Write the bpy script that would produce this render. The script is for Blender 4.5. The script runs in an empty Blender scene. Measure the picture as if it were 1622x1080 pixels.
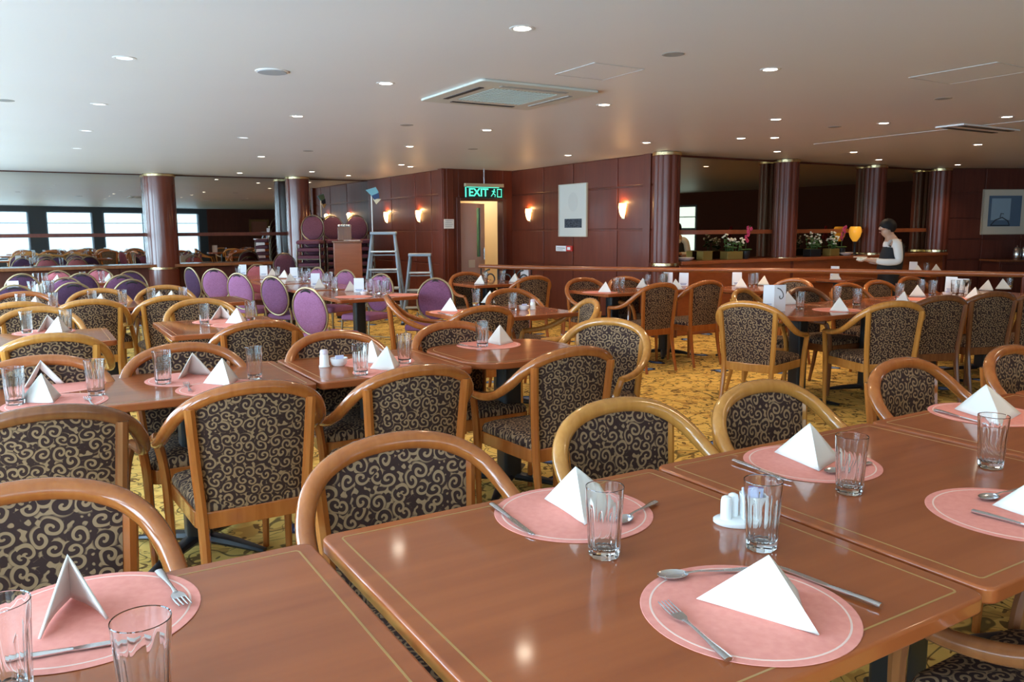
import bpy, bmesh, math, random
from mathutils import Vector, Matrix
random.seed(7)
PI = math.pi
SC = bpy.context.scene
COL = SC.collection

# ------------------------------------------------------------------ camera
CAM_H = 1.42
FPX = 1262.0                       # focal length in pixels of a 1622 px wide frame (28 mm)
PITCH, ROLL, YAW = math.radians(8.0), math.radians(-0.35), math.radians(31.1)
cF = Vector((0, math.cos(PITCH), -math.sin(PITCH)))
cU = Vector((0, math.sin(PITCH), math.cos(PITCH)))
cR = Vector((1, 0, 0))
camR = cR * math.cos(ROLL) + cU * math.sin(ROLL)
camU = -cR * math.sin(ROLL) + cU * math.cos(ROLL)
cd = bpy.data.cameras.new('camera'); cam = bpy.data.objects.new('camera', cd); COL.objects.link(cam)
cd.sensor_width = 36; cd.lens = 36 * FPX / 1622; cd.clip_start = 0.02; cd.clip_end = 200
m = Matrix.Identity(4)
for i in range(3):
    m[i][0], m[i][1], m[i][2] = camR[i], camU[i], -cF[i]
m[2][3] = CAM_H
cam.matrix_world = m
SC.camera = cam

# ------------------------------------------------------------------ sky, exposure, sampling quality
wd = bpy.data.worlds.new('overcast'); SC.world = wd; wd.use_nodes = True
bg = wd.node_tree.nodes['Background']
bg.inputs[0].default_value = (0.60, 0.83, 1.0, 1); bg.inputs[1].default_value = 19.5
SC.view_settings.view_transform = 'Standard'; SC.view_settings.look = 'None'
SC.view_settings.gamma = 1; SC.view_settings.use_curve_mapping = False
SC.view_settings.exposure = -0.15
DOWNLIGHT_W = 26.0
cy = SC.cycles
cy.use_denoising = True; cy.denoising_prefilter = 'ACCURATE'; cy.use_light_tree = True
cy.max_bounces = 9; cy.diffuse_bounces = 5; cy.glossy_bounces = 5; cy.transmission_bounces = 8; cy.transparent_max_bounces = 24
cy.caustics_reflective = False; cy.caustics_refractive = False
cy.sample_clamp_indirect = 6.0

# ------------------------------------------------------------------ room coordinates: a runs right-away along the table rows, b left-away
D1 = Vector((-math.sin(YAW), math.cos(YAW), 0)); D2 = Vector((math.cos(YAW), math.sin(YAW), 0))
def W(a, b, z=0.0): return D2 * a + D1 * b + Vector((0, 0, z))
def AB(p): return (p.dot(D2), p.dot(D1))
def ray(x, y): return cF * FPX + camR * (x - 811) - camU * (y - 540)
def at(x, y, z):                    # the point of the level plane z seen in that direction
    d = ray(x, y); return Vector((0, 0, CAM_H)) + d * ((z - CAM_H) / d.z)
def hitA(x, y, a):
    d = ray(x, y); return Vector((0, 0, CAM_H)) + d * (a / d.dot(D2))
def hitB(x, y, b):
    d = ray(x, y); return Vector((0, 0, CAM_H)) + d * (b / d.dot(D1))
def onB(x, b, z):                   # point of the line at depth b, height z
    p = hitB(x, 362, b); p.z = z; return p
def ranged(x, r, z):
    d = ray(x, 362); s = r / math.hypot(d.x, d.y); return Vector((d.x * s, d.y * s, z))
H = 2.38
TZ = 0.765

# ------------------------------------------------------------------ object helpers
def obj(name, bm, mat, parent=None, loc=(0, 0, 0), rz=0.0, smooth=True, bevel=0, subd=0, autos=None):
    me = bpy.data.meshes.new(name)
    bmesh.ops.recalc_face_normals(bm, faces=bm.faces[:])
    bm.to_mesh(me); bm.free()
    for mm in (mat if isinstance(mat, (list, tuple)) else [mat]): me.materials.append(mm)
    if smooth:
        for p in me.polygons: p.use_smooth = True
        try: me.set_sharp_from_angle(angle=math.radians(autos if autos else 40))
        except Exception: pass
    o = bpy.data.objects.new(name, me); COL.objects.link(o)
    o.location = loc; o.rotation_euler = (0, 0, rz)
    if parent: o.parent = parent
    if bevel:
        b = o.modifiers.new('bevel', 'BEVEL'); b.width = bevel; b.segments = 3; b.limit_method = 'ANGLE'; b.angle_limit = math.radians(35); b.harden_normals = bool(smooth)
    if subd:
        s = o.modifiers.new('sub', 'SUBSURF'); s.levels = subd; s.render_levels = subd
    return o
def tag(o, label, cat, group=None, kind=None):
    o['label'] = label; o['category'] = cat
    if group: o['group'] = group
    if kind: o['kind'] = kind
    return o
def thing(name, label, cat, loc=(0, 0, 0), rz=0.0, group=None):
    o = bpy.data.objects.new(name, None); COL.objects.link(o); o.empty_display_size = .1
    o.location = loc; o.rotation_euler = (0, 0, rz)
    return tag(o, label, cat, group)
def struct(name, bm, mat, parent=None, **k):
    o = obj(name, bm, mat, parent, **k)
    if parent is None: o['kind'] = 'structure'
    return o
def dup(root, loc, rz, label=None, group=None):
    r = root.copy(); COL.objects.link(r); r.location = loc; r.rotation_euler = (0, 0, rz)
    if label: r['label'] = label
    if group: r['group'] = group
    for ch in list(root.children):
        c = ch.copy(); COL.objects.link(c); c.parent = r
        for g in ch.children:
            d = g.copy(); COL.objects.link(d); d.parent = c
    return r

# ------------------------------------------------------------------ shape helpers
def BM(): return bmesh.new()
def box(bm, x0, x1, y0, y1, z0, z1, M=None):
    vs = [bm.verts.new(Vector(v) if M is None else M @ Vector(v)) for v in
          ((x0, y0, z0), (x1, y0, z0), (x1, y1, z0), (x0, y1, z0), (x0, y0, z1), (x1, y0, z1), (x1, y1, z1), (x0, y1, z1))]
    for f in ((3, 2, 1, 0), (4, 5, 6, 7), (0, 1, 5, 4), (1, 2, 6, 5), (2, 3, 7, 6), (3, 0, 4, 7)):
        bm.faces.new([vs[i] for i in f])
    return bm
def prism(bm, pts, z0, z1):
    lo = [bm.verts.new((p[0], p[1], z0)) for p in pts]; hi = [bm.verts.new((p[0], p[1], z1)) for p in pts]
    n = len(pts)
    bm.faces.new(lo[::-1]); bm.faces.new(hi)
    for i in range(n): bm.faces.new((lo[i], lo[(i + 1) % n], hi[(i + 1) % n], hi[i]))
    return bm
def lathe(bm, prof, n=24, sx=1, sy=1, cap0=True, cap1=True, off=(0, 0)):
    rings = []
    for r, z in prof:
        rings.append([bm.verts.new((off[0] + sx * r * math.cos(2 * PI * i / n), off[1] + sy * r * math.sin(2 * PI * i / n), z)) for i in range(n)])
    for A, B in zip(rings, rings[1:]):
        for i in range(n): bm.faces.new((A[i], A[(i + 1) % n], B[(i + 1) % n], B[i]))
    if cap0: bm.faces.new(rings[0][::-1])
    if cap1: bm.faces.new(rings[-1])
    return bm
def cat(pts, n=6):                  # Catmull-Rom through the points
    P = [Vector(p) for p in pts]; P = [P[0] * 2 - P[1]] + P + [P[-1] * 2 - P[-2]]
    out = []
    for i in range(1, len(P) - 2):
        for k in range(n):
            t = k / n; a, b, c, d = P[i - 1:i + 3]
            out.append(.5 * ((2 * b) + (c - a) * t + (2 * a - 5 * b + 4 * c - d) * t * t + (3 * b - a - 3 * c + d) * t ** 3))
    out.append(P[-2].copy()); return out
def tube(bm, pts, r, n=10, up=(0, 0, 1), flat=1.0, closed=False):
    P = [Vector(p) for p in pts]; N = len(P)
    R = r if isinstance(r, (list, tuple)) else [r] * N
    rings = []; prev = None
    for i in range(N):
        if closed: t = (P[(i + 1) % N] - P[i - 1])
        else: t = (P[min(i + 1, N - 1)] - P[max(i - 1, 0)])
        t.normalize()
        if prev is None:
            u = Vector(up)
            if abs(u.dot(t)) > .95: u = Vector((1, 0, 0)) if abs(t.x) < .9 else Vector((0, 1, 0))
        else: u = prev
        u = (u - t * u.dot(t)).normalized(); prev = u; v = t.cross(u)
        rings.append([bm.verts.new(P[i] + (u * math.cos(2 * PI * k / n) * flat + v * math.sin(2 * PI * k / n)) * R[i]) for k in range(n)])
    pr = list(zip(rings, rings[1:])) + ([(rings[-1], rings[0])] if closed else [])
    for A, B in pr:
        for k in range(n): bm.faces.new((A[k], A[(k + 1) % n], B[(k + 1) % n], B[k]))
    if not closed:
        bm.faces.new(rings[0][::-1]); bm.faces.new(rings[-1])
    return bm
def rrect(x0, x1, y0, y1, r, n=5):
    out = []
    for cx, cy_, a0 in ((x1 - r, y1 - r, 0), (x0 + r, y1 - r, 90), (x0 + r, y0 + r, 180), (x1 - r, y0 + r, 270)):
        for k in range(n + 1):
            a = math.radians(a0 + 90 * k / n); out.append((cx + r * math.cos(a), cy_ + r * math.sin(a)))
    return out
def ring(bm, outer, inner, z0, z1):
    n = len(outer)
    V = [[bm.verts.new((p[0], p[1], z)) for p in L] for L in (outer, inner) for z in (z0, z1)]
    for A, B in ((V[0], V[1]), (V[1], V[3]), (V[3], V[2]), (V[2], V[0])):
        for i in range(n): bm.faces.new((A[i], A[(i + 1) % n], B[(i + 1) % n], B[i]))
    return bm
def ball(bm, c, rx, ry, rz, u=16, v=10):
    r = bmesh.ops.create_uvsphere(bm, u_segments=u, v_segments=v, radius=1)
    for q in r['verts']: q.co = Vector((q.co.x * rx, q.co.y * ry, q.co.z * rz)) + Vector(c)
    return bm

# ------------------------------------------------------------------ materials
def mat(name, col=(.8, .8, .8), rough=.5, metal=0, spec=.5, coat=0, emit=None, es=0):
    mm = bpy.data.materials.new(name); mm.use_nodes = True
    b = mm.node_tree.nodes['Principled BSDF']
    b.inputs['Base Color'].default_value = (*col, 1); b.inputs['Roughness'].default_value = rough
    b.inputs['Metallic'].default_value = metal; b.inputs['Specular IOR Level'].default_value = spec
    b.inputs['Coat Weight'].default_value = coat; b.inputs['Coat IOR'].default_value = 1.55; b.inputs['Coat Roughness'].default_value = .09
    if emit:
        b.inputs['Emission Color'].default_value = (*emit, 1); b.inputs['Emission Strength'].default_value = es
    return mm
class NT:
    def __init__(s, mm): s.t = mm.node_tree; s.b = s.t.nodes['Principled BSDF']
    def n(s, typ, **k):
        q = s.t.nodes.new(typ)
        for a, v in k.items():
            if a.startswith('i_'):
                key = a[2:]; key = int(key) if key.isdigit() else key.replace('_', ' ')
                q.inputs[key].default_value = v
            else: setattr(q, a, v)
        return q
    def l(s, a, b): s.t.links.new(a, b)
    def math(s, op, a, b=None, c=None):
        q = s.n('ShaderNodeMath', operation=op)
        for i, v in enumerate((a, b, c)):
            if v is None: continue
            if isinstance(v, (int, float)): q.inputs[i].default_value = v
            else: s.l(v, q.inputs[i])
        return q.outputs[0]
    def mix(s, f, a, b):
        q = s.n('ShaderNodeMix', data_type='RGBA')
        for i, v in ((0, f), (6, a), (7, b)):
            if isinstance(v, (int, float)): q.inputs[i].default_value = v
            elif isinstance(v, tuple): q.inputs[i].default_value = (*v, 1)
            else: s.l(v, q.inputs[i])
        return q.outputs[2]
def wood(name, c0, c1, scale=(1.5, 30, 30), rough=.3, coat=.0, spec=.5, big=0.35, dist=.6):
    mm = mat(name, c0, rough, coat=coat, spec=spec); t = NT(mm)
    tc = t.n('ShaderNodeTexCoord'); mp = t.n('ShaderNodeMapping'); mp.inputs['Scale'].default_value = scale
    t.l(tc.outputs['Object'], mp.inputs[0])
    a = t.n('ShaderNodeTexNoise', i_Scale=1.0, i_Detail=2.5, i_Roughness=.55, i_Distortion=dist); t.l(mp.outputs[0], a.inputs['Vector'])
    b = t.n('ShaderNodeTexNoise', i_Scale=2.2, i_Detail=2.0); t.l(tc.outputs['Object'], b.inputs['Vector'])
    f = t.math('ADD', t.math('MULTIPLY', a.outputs[0], 1 - big), t.math('MULTIPLY', b.outputs[0], big))
    r = t.n('ShaderNodeMapRange', i_1=.3, i_2=.7); t.l(f, r.inputs[0])
    t.l(t.mix(r.outputs[0], c0, c1), t.b.inputs['Base Color'])
    return mm
M_honey = wood('honey_wood', (.42, .165, .030), (.58, .265, .060), (30, 30, 3), .16, coat=.6)
M_amber = wood('amber_wood', (.31, .082, .016), (.43, .135, .030), (30, 30, 3), .16, coat=.6)
M_dkwood = wood('walnut_wood', (.15, .05, .018), (.24, .085, .03), (30, 30, 3), .25, coat=.3)
M_top = wood('table_veneer', (.27, .062, .015), (.39, .102, .028), (.9, 17, 3), .5, coat=.85, spec=.12, big=.25, dist=0.0)
M_inlay = mat('inlay', (.40, .22, .07), .3)
M_panel = wood('mahogany_panel', (.095, .018, .008), (.155, .032, .013), (14, 14, 1.2), .42, coat=.08, spec=.35)
M_paneld = wood('dark_mahogany', (.075, .020, .014), (.12, .034, .022), (14, 14, 1.2), .42, coat=.05, spec=.3)
M_counter = wood('counter_wood', (.25, .065, .02), (.34, .10, .035), (2, 20, 20), .3, coat=.2)
M_column = wood('column_wood', (.10, .024, .014), (.16, .040, .022), (10, 10, .8), .22, coat=.35)
M_columnf = wood('fluted_column_wood', (.10, .024, .014), (.16, .040, .022), (10, 10, .8), .38, coat=.08, spec=.35)
M_brass = mat('brass', (.80, .62, .34), .22, 1)
M_gold = mat('gold_tube', (.40, .30, .17), .42, .7)
M_steel = mat('steel', (.72, .73, .76), .18, 1)
M_black = mat('black_metal', (.012, .014, .017), .35)
M_iron = mat('wrought_iron', (.01, .009, .009), .5)
M_white = mat('white_plastic', (.78, .78, .77), .35)
M_china = mat('white_china', (.85, .85, .84), .12, coat=.3)
M_paper = mat('napkin_paper', (.80, .77, .71), .85)
M_card = mat('card', (.84, .86, .90), .4)
M_ink = mat('ink', (.03, .03, .035), .6)
M_blueink = mat('blue_ink', (.12, .18, .42), .6)
M_packet = mat('packet', (.62, .64, .86), .6)
M_rubber = mat('rubber', (.02, .02, .02), .7)
M_alu = mat('ladder_paint', (.26, .31, .36), .45, .3)
M_step = mat('ladder_tread', (.55, .58, .56), .45, .4)
M_cloth_white = mat('shirt_cloth', (.75, .73, .70), .8)
M_cloth_black = mat('black_cloth', (.012, .012, .014), .8)
M_skin = mat('skin', (.52, .30, .20), .5)
M_hair = mat('hair', (.008, .006, .006), .65, spec=.3)
M_beige = mat('corridor_paint', (.62, .50, .30), .6)
M_doorleaf = mat('door_paint', (.55, .37, .33), .35)
M_red = mat('red_plastic', (.55, .03, .02), .4)
M_green = mat('leaf', (.05, .12, .03), .6)
M_petal = mat('white_petal', (.85, .82, .7), .6)
M_pink = mat('pink_petal', (.55, .05, .16), .6)
M_yellow = mat('amber_glass_shade', (.85, .40, .03), .3, emit=(1, .45, .05), es=.5)
M_planter = mat('gilt_planter', (.30, .22, .06), .4, .5)
M_concrete = mat('dark_trim', (.05, .05, .06), .5)
M_frame = mat('window_frame', (.07, .08, .10), .45)

def thin_glass(name, tint=(1, 1, 1), refl=1.0, ior=1.5):
    mm = bpy.data.materials.new(name); mm.use_nodes = True; nt = mm.node_tree; nt.nodes.clear()
    o = nt.nodes.new('ShaderNodeOutputMaterial'); x = nt.nodes.new('ShaderNodeMixShader')
    tr = nt.nodes.new('ShaderNodeBsdfTransparent'); tr.inputs[0].default_value = (*tint, 1)
    g = nt.nodes.new('ShaderNodeBsdfGlossy'); g.inputs[1].default_value = .03
    ge = nt.nodes.new('ShaderNodeNewGeometry'); dt = nt.nodes.new('ShaderNodeVectorMath'); dt.operation = 'DOT_PRODUCT'
    nt.links.new(ge.outputs['Normal'], dt.inputs[0]); nt.links.new(ge.outputs['Incoming'], dt.inputs[1])
    def mt(op, a, b=None):
        q = nt.nodes.new('ShaderNodeMath'); q.operation = op; q.use_clamp = op != 'ABSOLUTE'
        for i, v in enumerate((a, b)):
            if isinstance(v, (int, float)): q.inputs[i].default_value = v
            elif v is not None: nt.links.new(v, q.inputs[i])
        return q.outputs[0]
    f0 = ((ior - 1) / (ior + 1)) ** 2
    sch = mt('ADD', mt('MULTIPLY', mt('POWER', mt('SUBTRACT', 1.0, mt('ABSOLUTE', dt.outputs['Value'])), 4.0), (1 - f0) * refl), f0 * refl)
    nt.links.new(sch, x.inputs[0])
    nt.links.new(tr.outputs[0], x.inputs[1]); nt.links.new(g.outputs[0], x.inputs[2]); nt.links.new(x.outputs[0], o.inputs[0])
    return mm
M_gbase = mat('tumbler_glass', (.97, .985, .98), .0)
M_gbase.node_tree.nodes['Principled BSDF'].inputs['Transmission Weight'].default_value = 1.0
M_pane = thin_glass('window_glass', (.96, .98, 1), .8); M_panedim = thin_glass('daylight_cutting_glass', (.46, .48, .49), .8)  # second pane: tint added to weaken daylight from behind the camera

def mirror_mat(name, col, rough=.015):
    return mat(name, col, rough, 1)
M_mirL = mirror_mat('smoked_mirror', (.50, .50, .48))
M_mirR = mirror_mat('bronze_mirror', (.46, .37, .24))

# upholstery: a spiral scroll in every cell
def scroll_mat(name, base, tan, cell=23.5):
    mm = mat(name, base, .8, spec=.25); t = NT(mm)
    uv = t.n('ShaderNodeTexCoord')
    nz = t.n('ShaderNodeTexNoise', i_Scale=14.0, i_Detail=1.0); t.l(uv.outputs['UV'], nz.inputs['Vector'])
    ad = t.n('ShaderNodeMixRGB', blend_type='LINEAR_LIGHT'); ad.inputs[0].default_value = .012
    t.l(uv.outputs['UV'], ad.inputs[1]); t.l(nz.outputs['Color'], ad.inputs[2])
    vo = t.n('ShaderNodeTexVoronoi', voronoi_dimensions='2D', i_Scale=cell, i_Randomness=.8); t.l(ad.outputs[0], vo.inputs['Vector'])
    sc = t.n('ShaderNodeVectorMath', operation='SCALE'); sc.inputs['Scale'].default_value = cell; t.l(ad.outputs[0], sc.inputs[0])
    sub = t.n('ShaderNodeVectorMath', operation='SUBTRACT'); t.l(sc.outputs[0], sub.inputs[0])
    sc2 = t.n('ShaderNodeVectorMath', operation='SCALE'); sc2.inputs['Scale'].default_value = cell; t.l(vo.outputs['Position'], sc2.inputs[0])
    t.l(sc2.outputs[0], sub.inputs[1])
    sp = t.n('ShaderNodeSeparateXYZ'); t.l(sub.outputs[0], sp.inputs[0])
    ang = t.math('ARCTAN2', sp.outputs[1], sp.outputs[0])
    rnd = t.n('ShaderNodeSeparateColor'); t.l(vo.outputs['Color'], rnd.inputs[0])
    sgn = t.math('SUBTRACT', t.math('MULTIPLY', t.math('GREATER_THAN', rnd.outputs[1], .5), 2.0), 1.0)
    ph = t.math('ADD', t.math('MULTIPLY', ang, sgn), t.math('MULTIPLY', rnd.outputs[0], 6.283))
    ph = t.math('ADD', ph, t.math('MULTIPLY', vo.outputs['Distance'], 15.5))
    s = t.math('SINE', ph)
    f = t.n('ShaderNodeMapRange', i_1=.12, i_2=.42); t.l(s, f.inputs[0])
    k = t.n('ShaderNodeMapRange', i_1=.62, i_2=.50); t.l(vo.outputs['Distance'], k.inputs[0])
    # outside the curl radius: small leaf flecks
    n2 = t.n('ShaderNodeTexNoise', i_Scale=70.0, i_Detail=0.0); t.l(uv.outputs['UV'], n2.inputs['Vector'])
    fl = t.n('ShaderNodeMapRange', i_1=.56, i_2=.61); t.l(n2.outputs[0], fl.inputs[0])
    ff = t.math('ADD', t.math('MULTIPLY', f.outputs[0], k.outputs[0]), t.math('MULTIPLY', fl.outputs[0], t.math('SUBTRACT', 1.0, k.outputs[0])))
    t.l(t.mix(ff, base, tan), t.b.inputs['Base Color'])
    return mm
M_scroll = scroll_mat('scroll_upholstery', (.036, .017, .014), (.285, .180, .098))
def fabric(name, c0, c1, sc=90):
    mm = mat(name, c0, .85, spec=.2); t = NT(mm); tc = t.n('ShaderNodeTexCoord')
    n = t.n('ShaderNodeTexNoise', i_Scale=float(sc), i_Detail=2.0); t.l(tc.outputs['Object'], n.inputs['Vector'])
    r = t.n('ShaderNodeMapRange', i_1=.35, i_2=.65); t.l(n.outputs[0], r.inputs[0])
    t.l(t.mix(r.outputs[0], c0, c1), t.b.inputs['Base Color']); return mm
M_purple = fabric('purple_fabric', (.17, .065, .13), (.23, .09, .18))
M_purplelt = fabric('mauve_fabric', (.30, .115, .22), (.37, .15, .28))
M_rose = fabric('rose_fabric', (.48, .13, .16), (.56, .18, .20))
M_violet = fabric('dark_violet_fabric', (.065, .030, .065), (.09, .04, .09))
M_mat = fabric('placemat_paper', (.80, .30, .25), (.84, .335, .275), 60)
M_matline = mat('placemat_line', (.88, .62, .54), .7)
# carpet
def carpet():
    mm = mat('carpet', (.4, .3, .06), .95, spec=.1); t = NT(mm); tc = t.n('ShaderNodeTexCoord')
    co = tc.outputs['Object']
    nd = t.n('ShaderNodeTexNoise', i_Scale=2.6, i_Detail=2.0); t.l(co, nd.inputs['Vector'])
    ad = t.n('ShaderNodeMixRGB', blend_type='LINEAR_LIGHT'); ad.inputs[0].default_value = .16
    t.l(co, ad.inputs[1]); t.l(nd.outputs['Color'], ad.inputs[2])
    def contour(scale, lvl, w, dist):
        q = t.n('ShaderNodeTexNoise', i_Scale=scale, i_Detail=.6, i_Distortion=dist); t.l(co, q.inputs['Vector'])
        r = t.n('ShaderNodeMapRange', i_1=w, i_2=w * .45); t.l(t.math('ABSOLUTE', t.math('SUBTRACT', q.outputs[0], lvl)), r.inputs[0]); return r.outputs[0]
    vine = t.math('MAXIMUM', contour(3.1, .47, .020, 1.6), contour(4.3, .56, .018, 2.2))
    vl = t.n('ShaderNodeTexVoronoi', voronoi_dimensions='2D', i_Scale=5.5, i_Randomness=1.0); t.l(ad.outputs[0], vl.inputs['Vector'])
    n2 = t.n('ShaderNodeTexNoise', i_Scale=13.0, i_Detail=1.0, i_Distortion=1.5); t.l(co, n2.inputs['Vector'])
    leaf = t.math('MULTIPLY', t.math('LESS_THAN', vl.outputs['Distance'], .34), t.math('GREATER_THAN', n2.outputs[0], .57))
    n4 = t.n('ShaderNodeTexNoise', i_Scale=8.0, i_Detail=1.0, i_Distortion=1.0); t.l(co, n4.inputs['Vector'])
    am = t.n('ShaderNodeMapRange', i_1=.58, i_2=.62); t.l(n4.outputs[0], am.inputs[0])
    n3 = t.n('ShaderNodeTexNoise', i_Scale=6.0, i_Detail=2.0); t.l(co, n3.inputs['Vector'])
    c = t.mix(n3.outputs[0], (.70, .42, .085), (.90, .62, .19))
    c = t.mix(t.math('MULTIPLY', am.outputs[0], .55), c, (.45, .20, .045))
    c = t.mix(t.math('MULTIPLY', vine, .85), c, (.09, .06, .025))
    c = t.mix(t.math('MULTIPLY', leaf, .85), c, (.13, .06, .022))
    v2 = t.n('ShaderNodeTexVoronoi', voronoi_dimensions='2D', i_Scale=1.7, i_Randomness=.75); t.l(ad.outputs[0], v2.inputs['Vector'])
    sel = t.n('ShaderNodeSeparateColor'); t.l(v2.outputs['Color'], sel.inputs[0])
    on = t.math('GREATER_THAN', sel.outputs[0], .35)
    rim = t.math('MULTIPLY', t.math('LESS_THAN', v2.outputs['Distance'], .155), on)
    mid = t.math('MULTIPLY', t.math('LESS_THAN', v2.outputs['Distance'], .105), on)
    core = t.math('MULTIPLY', t.math('LESS_THAN', v2.outputs['Distance'], .04), on)
    c = t.mix(rim, c, (.028, .03, .06)); c = t.mix(mid, c, (.12, .22, .48)); c = t.mix(core, c, (.35, .42, .55))
    t.l(c, t.b.inputs['Base Color']); return mm
M_carpet = carpet()
def ceil_mat():
    mm = mat('ceiling_paint', (.70, .69, .68), .42, spec=.35); t = NT(mm); tc = t.n('ShaderNodeTexCoord')
    n = t.n('ShaderNodeTexNoise', i_Scale=.8, i_Detail=2.0); t.l(tc.outputs['Object'], n.inputs['Vector'])
    t.l(t.mix(n.outputs[0], (.66, .65, .645), (.71, .70, .695)), t.b.inputs['Base Color']); return mm
M_ceil = ceil_mat()
M_trimw = mat('fixture_trim', (.75, .75, .74), .3)
M_lampon = mat('lamp_lens', (1, .9, .75), .4, emit=(1, .86, .68), es=28)
M_lampdim = mat('lamp_lens_cool', (.8, .85, .9), .4, emit=(.85, .93, 1), es=1.6)
for q_ in (M_lampon, M_lampdim): q_.cycles.emission_sampling = 'NONE'
M_grille = mat('grille', (.30, .30, .29), .6)
M_sconce = mat('sconce_glass', (1, .7, .35), .4, emit=(1, .60, .22), es=9)
M_exit = mat('exit_green', (.1, .8, .6), .5, emit=(.10, .85, .62), es=1.1)
M_exitdk = mat('exit_panel', (.008, .03, .03), .4)

# ------------------------------------------------------------------ the shell
def poly_prism(pts, z0, z1):
    bm = BM(); prism(bm, [(W(a, b).x, W(a, b).y) for a, b in pts], z0, z1); return bm
ROOM = [(-2.1, -4.0), (7.05, -7.82), (15.6, -7.82), (16.6, 6.6), (17, 13), (9.2, 15), (9.2, 15.6), (-2.1, 15.6)]
struct('floor', poly_prism(ROOM, -.08, 0), M_carpet, smooth=False)
struct('ceiling', poly_prism(ROOM, H, H + .1), M_ceil, smooth=False)

def wall_frame(p0, p1):             # matrix: x along the wall, y into the room (right of travel p0->p1 is out), z up
    A, B = W(*p0), W(*p1); ex = (B - A); L = ex.length; ex.normalize(); ez = Vector((0, 0, 1)); ey = ez.cross(ex)
    M4 = Matrix.Identity(4)
    for i in range(3): M4[i][0], M4[i][1], M4[i][2], M4[i][3] = ex[i], ey[i], ez[i], A[i]
    return M4, L
ZL = [0, .10, .86, 1.40, 1.98, H]
def panel_wall(name, p0, p1, verts, mt, rows=ZL, gap=.012, t=.12, z0=0, z1=H):
    M4, L = wall_frame(p0, p1)      # panels stand 12 mm proud on the +y side
    bm = BM(); box(bm, 0, L, -t, 0, z0, z1, M4)
    xs = [0] + [v for v in verts if 0 < v < L] + [L]
    for x0, x1 in zip(xs, xs[1:]):
        for r0, r1 in zip(rows, rows[1:]):
            if x1 - x0 < .06: continue
            r0c, r1c = max(r0, z0), min(r1, z1)
            if r1c - r0c < .05: continue
            box(bm, x0 + gap, x1 - gap, -.01, .014, r0c + gap, r1c - gap, M4)
    return struct(name, bm, mt, smooth=False, bevel=.006)
# left mirror wall
ML0, ML1 = (-1.97, 15.03), (5.82, 15.05)
panel_wall('wall_back_left', ML1, ML0, [1.5 * k for k in range(1, 6)], M_paneld, rows=[0, .1, .80], t=.14)
def mirror(name, label, p0, p1, x0, x1, z0, z1, mt, frame=M_paneld):
    M4, L = wall_frame(p0, p1)
    t = thing(name, label, 'mirror', M4 @ Vector((x0, 0, z0)), 0)
    inv = Matrix.Translation(-(M4 @ Vector((x0, 0, z0)))) @ M4
    bm = BM(); box(bm, x0, x1, .012, .020, z0, z1, inv); obj('mirror_glass', bm, mt, t, smooth=False)
    bm = BM(); zb = 1.33
    box(bm, x0, x1, .018, .05, zb, zb + .06, inv); obj('mirror_rail', bm, frame, t, smooth=False, bevel=.006)
    return t
M4L, LL = wall_frame(ML1, ML0)
mirror('wall_mirror', 'huge smoked mirror wall reflecting the windows at far left', ML1, ML0, .02, LL - .05, .86, H - .02, M_mirL)
bm = BM(); box(bm, 0, LL, 0, .34, .81, .86, M4L); struct('trim_1', bm, M_dkwood, smooth=False, bevel=.006)
# sconce wall, door wall, print wall
panel_wall('wall_sconce', (5.80, 11.60), (5.80, 15.1), [.55, 1.2, 2.25], M_panel)
DW0, DW1 = (7.10, 11.62), (5.72, 11.62)
dx1 = 7.10 - AB(hitB(727, 360, 11.62))[0]; dx0 = 7.10 - AB(hitB(797, 360, 11.62))[0]; dtop = hitB(760, 318, 11.62).z
M4D, LD = wall_frame(DW0, DW1)
bm = BM()
box(bm, 0, dx0, -.14, 0, 0, H, M4D); box(bm, dx1, LD, -.14, 0, 0, H, M4D); box(bm, dx0, dx1, -.14, 0, dtop, H, M4D)
box(bm, dx1 + .09, LD - .02, -.01, .014, .1, H - .02, M4D)
struct('wall_door', bm, M_panel, smooth=False, bevel=.006)
bm = BM(); box(bm, dx0 - .05, dx0 + .02, -.16, .03, 0, dtop + .05, M4D); box(bm, dx1 - .02, dx1 + .05, -.16, .03, 0, dtop + .05, M4D); box(bm, dx0 + .02, dx1 - .02, -.16, .03, dtop, dtop + .05, M4D)
struct('trim_2', bm, M_paneld, smooth=False, bevel=.006)
bm = BM()
box(bm, dx0 - .4, dx0 - .3, -2.4, -.15, 0, H, M4D); box(bm, dx1 + .02, dx1 + .10, -2.4, -.15, 0, H, M4D); box(bm, dx0 - .4, dx1 + .10, -2.5, -2.4, 0, H, M4D)
struct('wall_corridor', bm, M_beige, smooth=False)
cl = M4D @ Vector(((dx0 + dx1) / 2, -1.2, H - .03))  # unseen ceiling lamp, added because the corridor came out dark
t = thing('downlight', 'added lamp brightening the corridor beyond the exit door', 'ceiling light', cl)
bm = BM(); lathe(bm, [(.09, -.01), (.10, 0), (.10, .028)], 24); obj('lamp_lens', bm, mat('added_corridor_lens', (1, .9, .75), .4, emit=(1, .88, .68), es=6), t)
li = bpy.data.lights.new('corridor_fill_light', 'POINT'); li.energy = 55; li.color = (1, .88, .70); li.shadow_soft_size = .08
lo = bpy.data.objects.new('corridor_fill_light', li); COL.objects.link(lo); lo.parent = t; lo.location = (0, 0, -.1)
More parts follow.
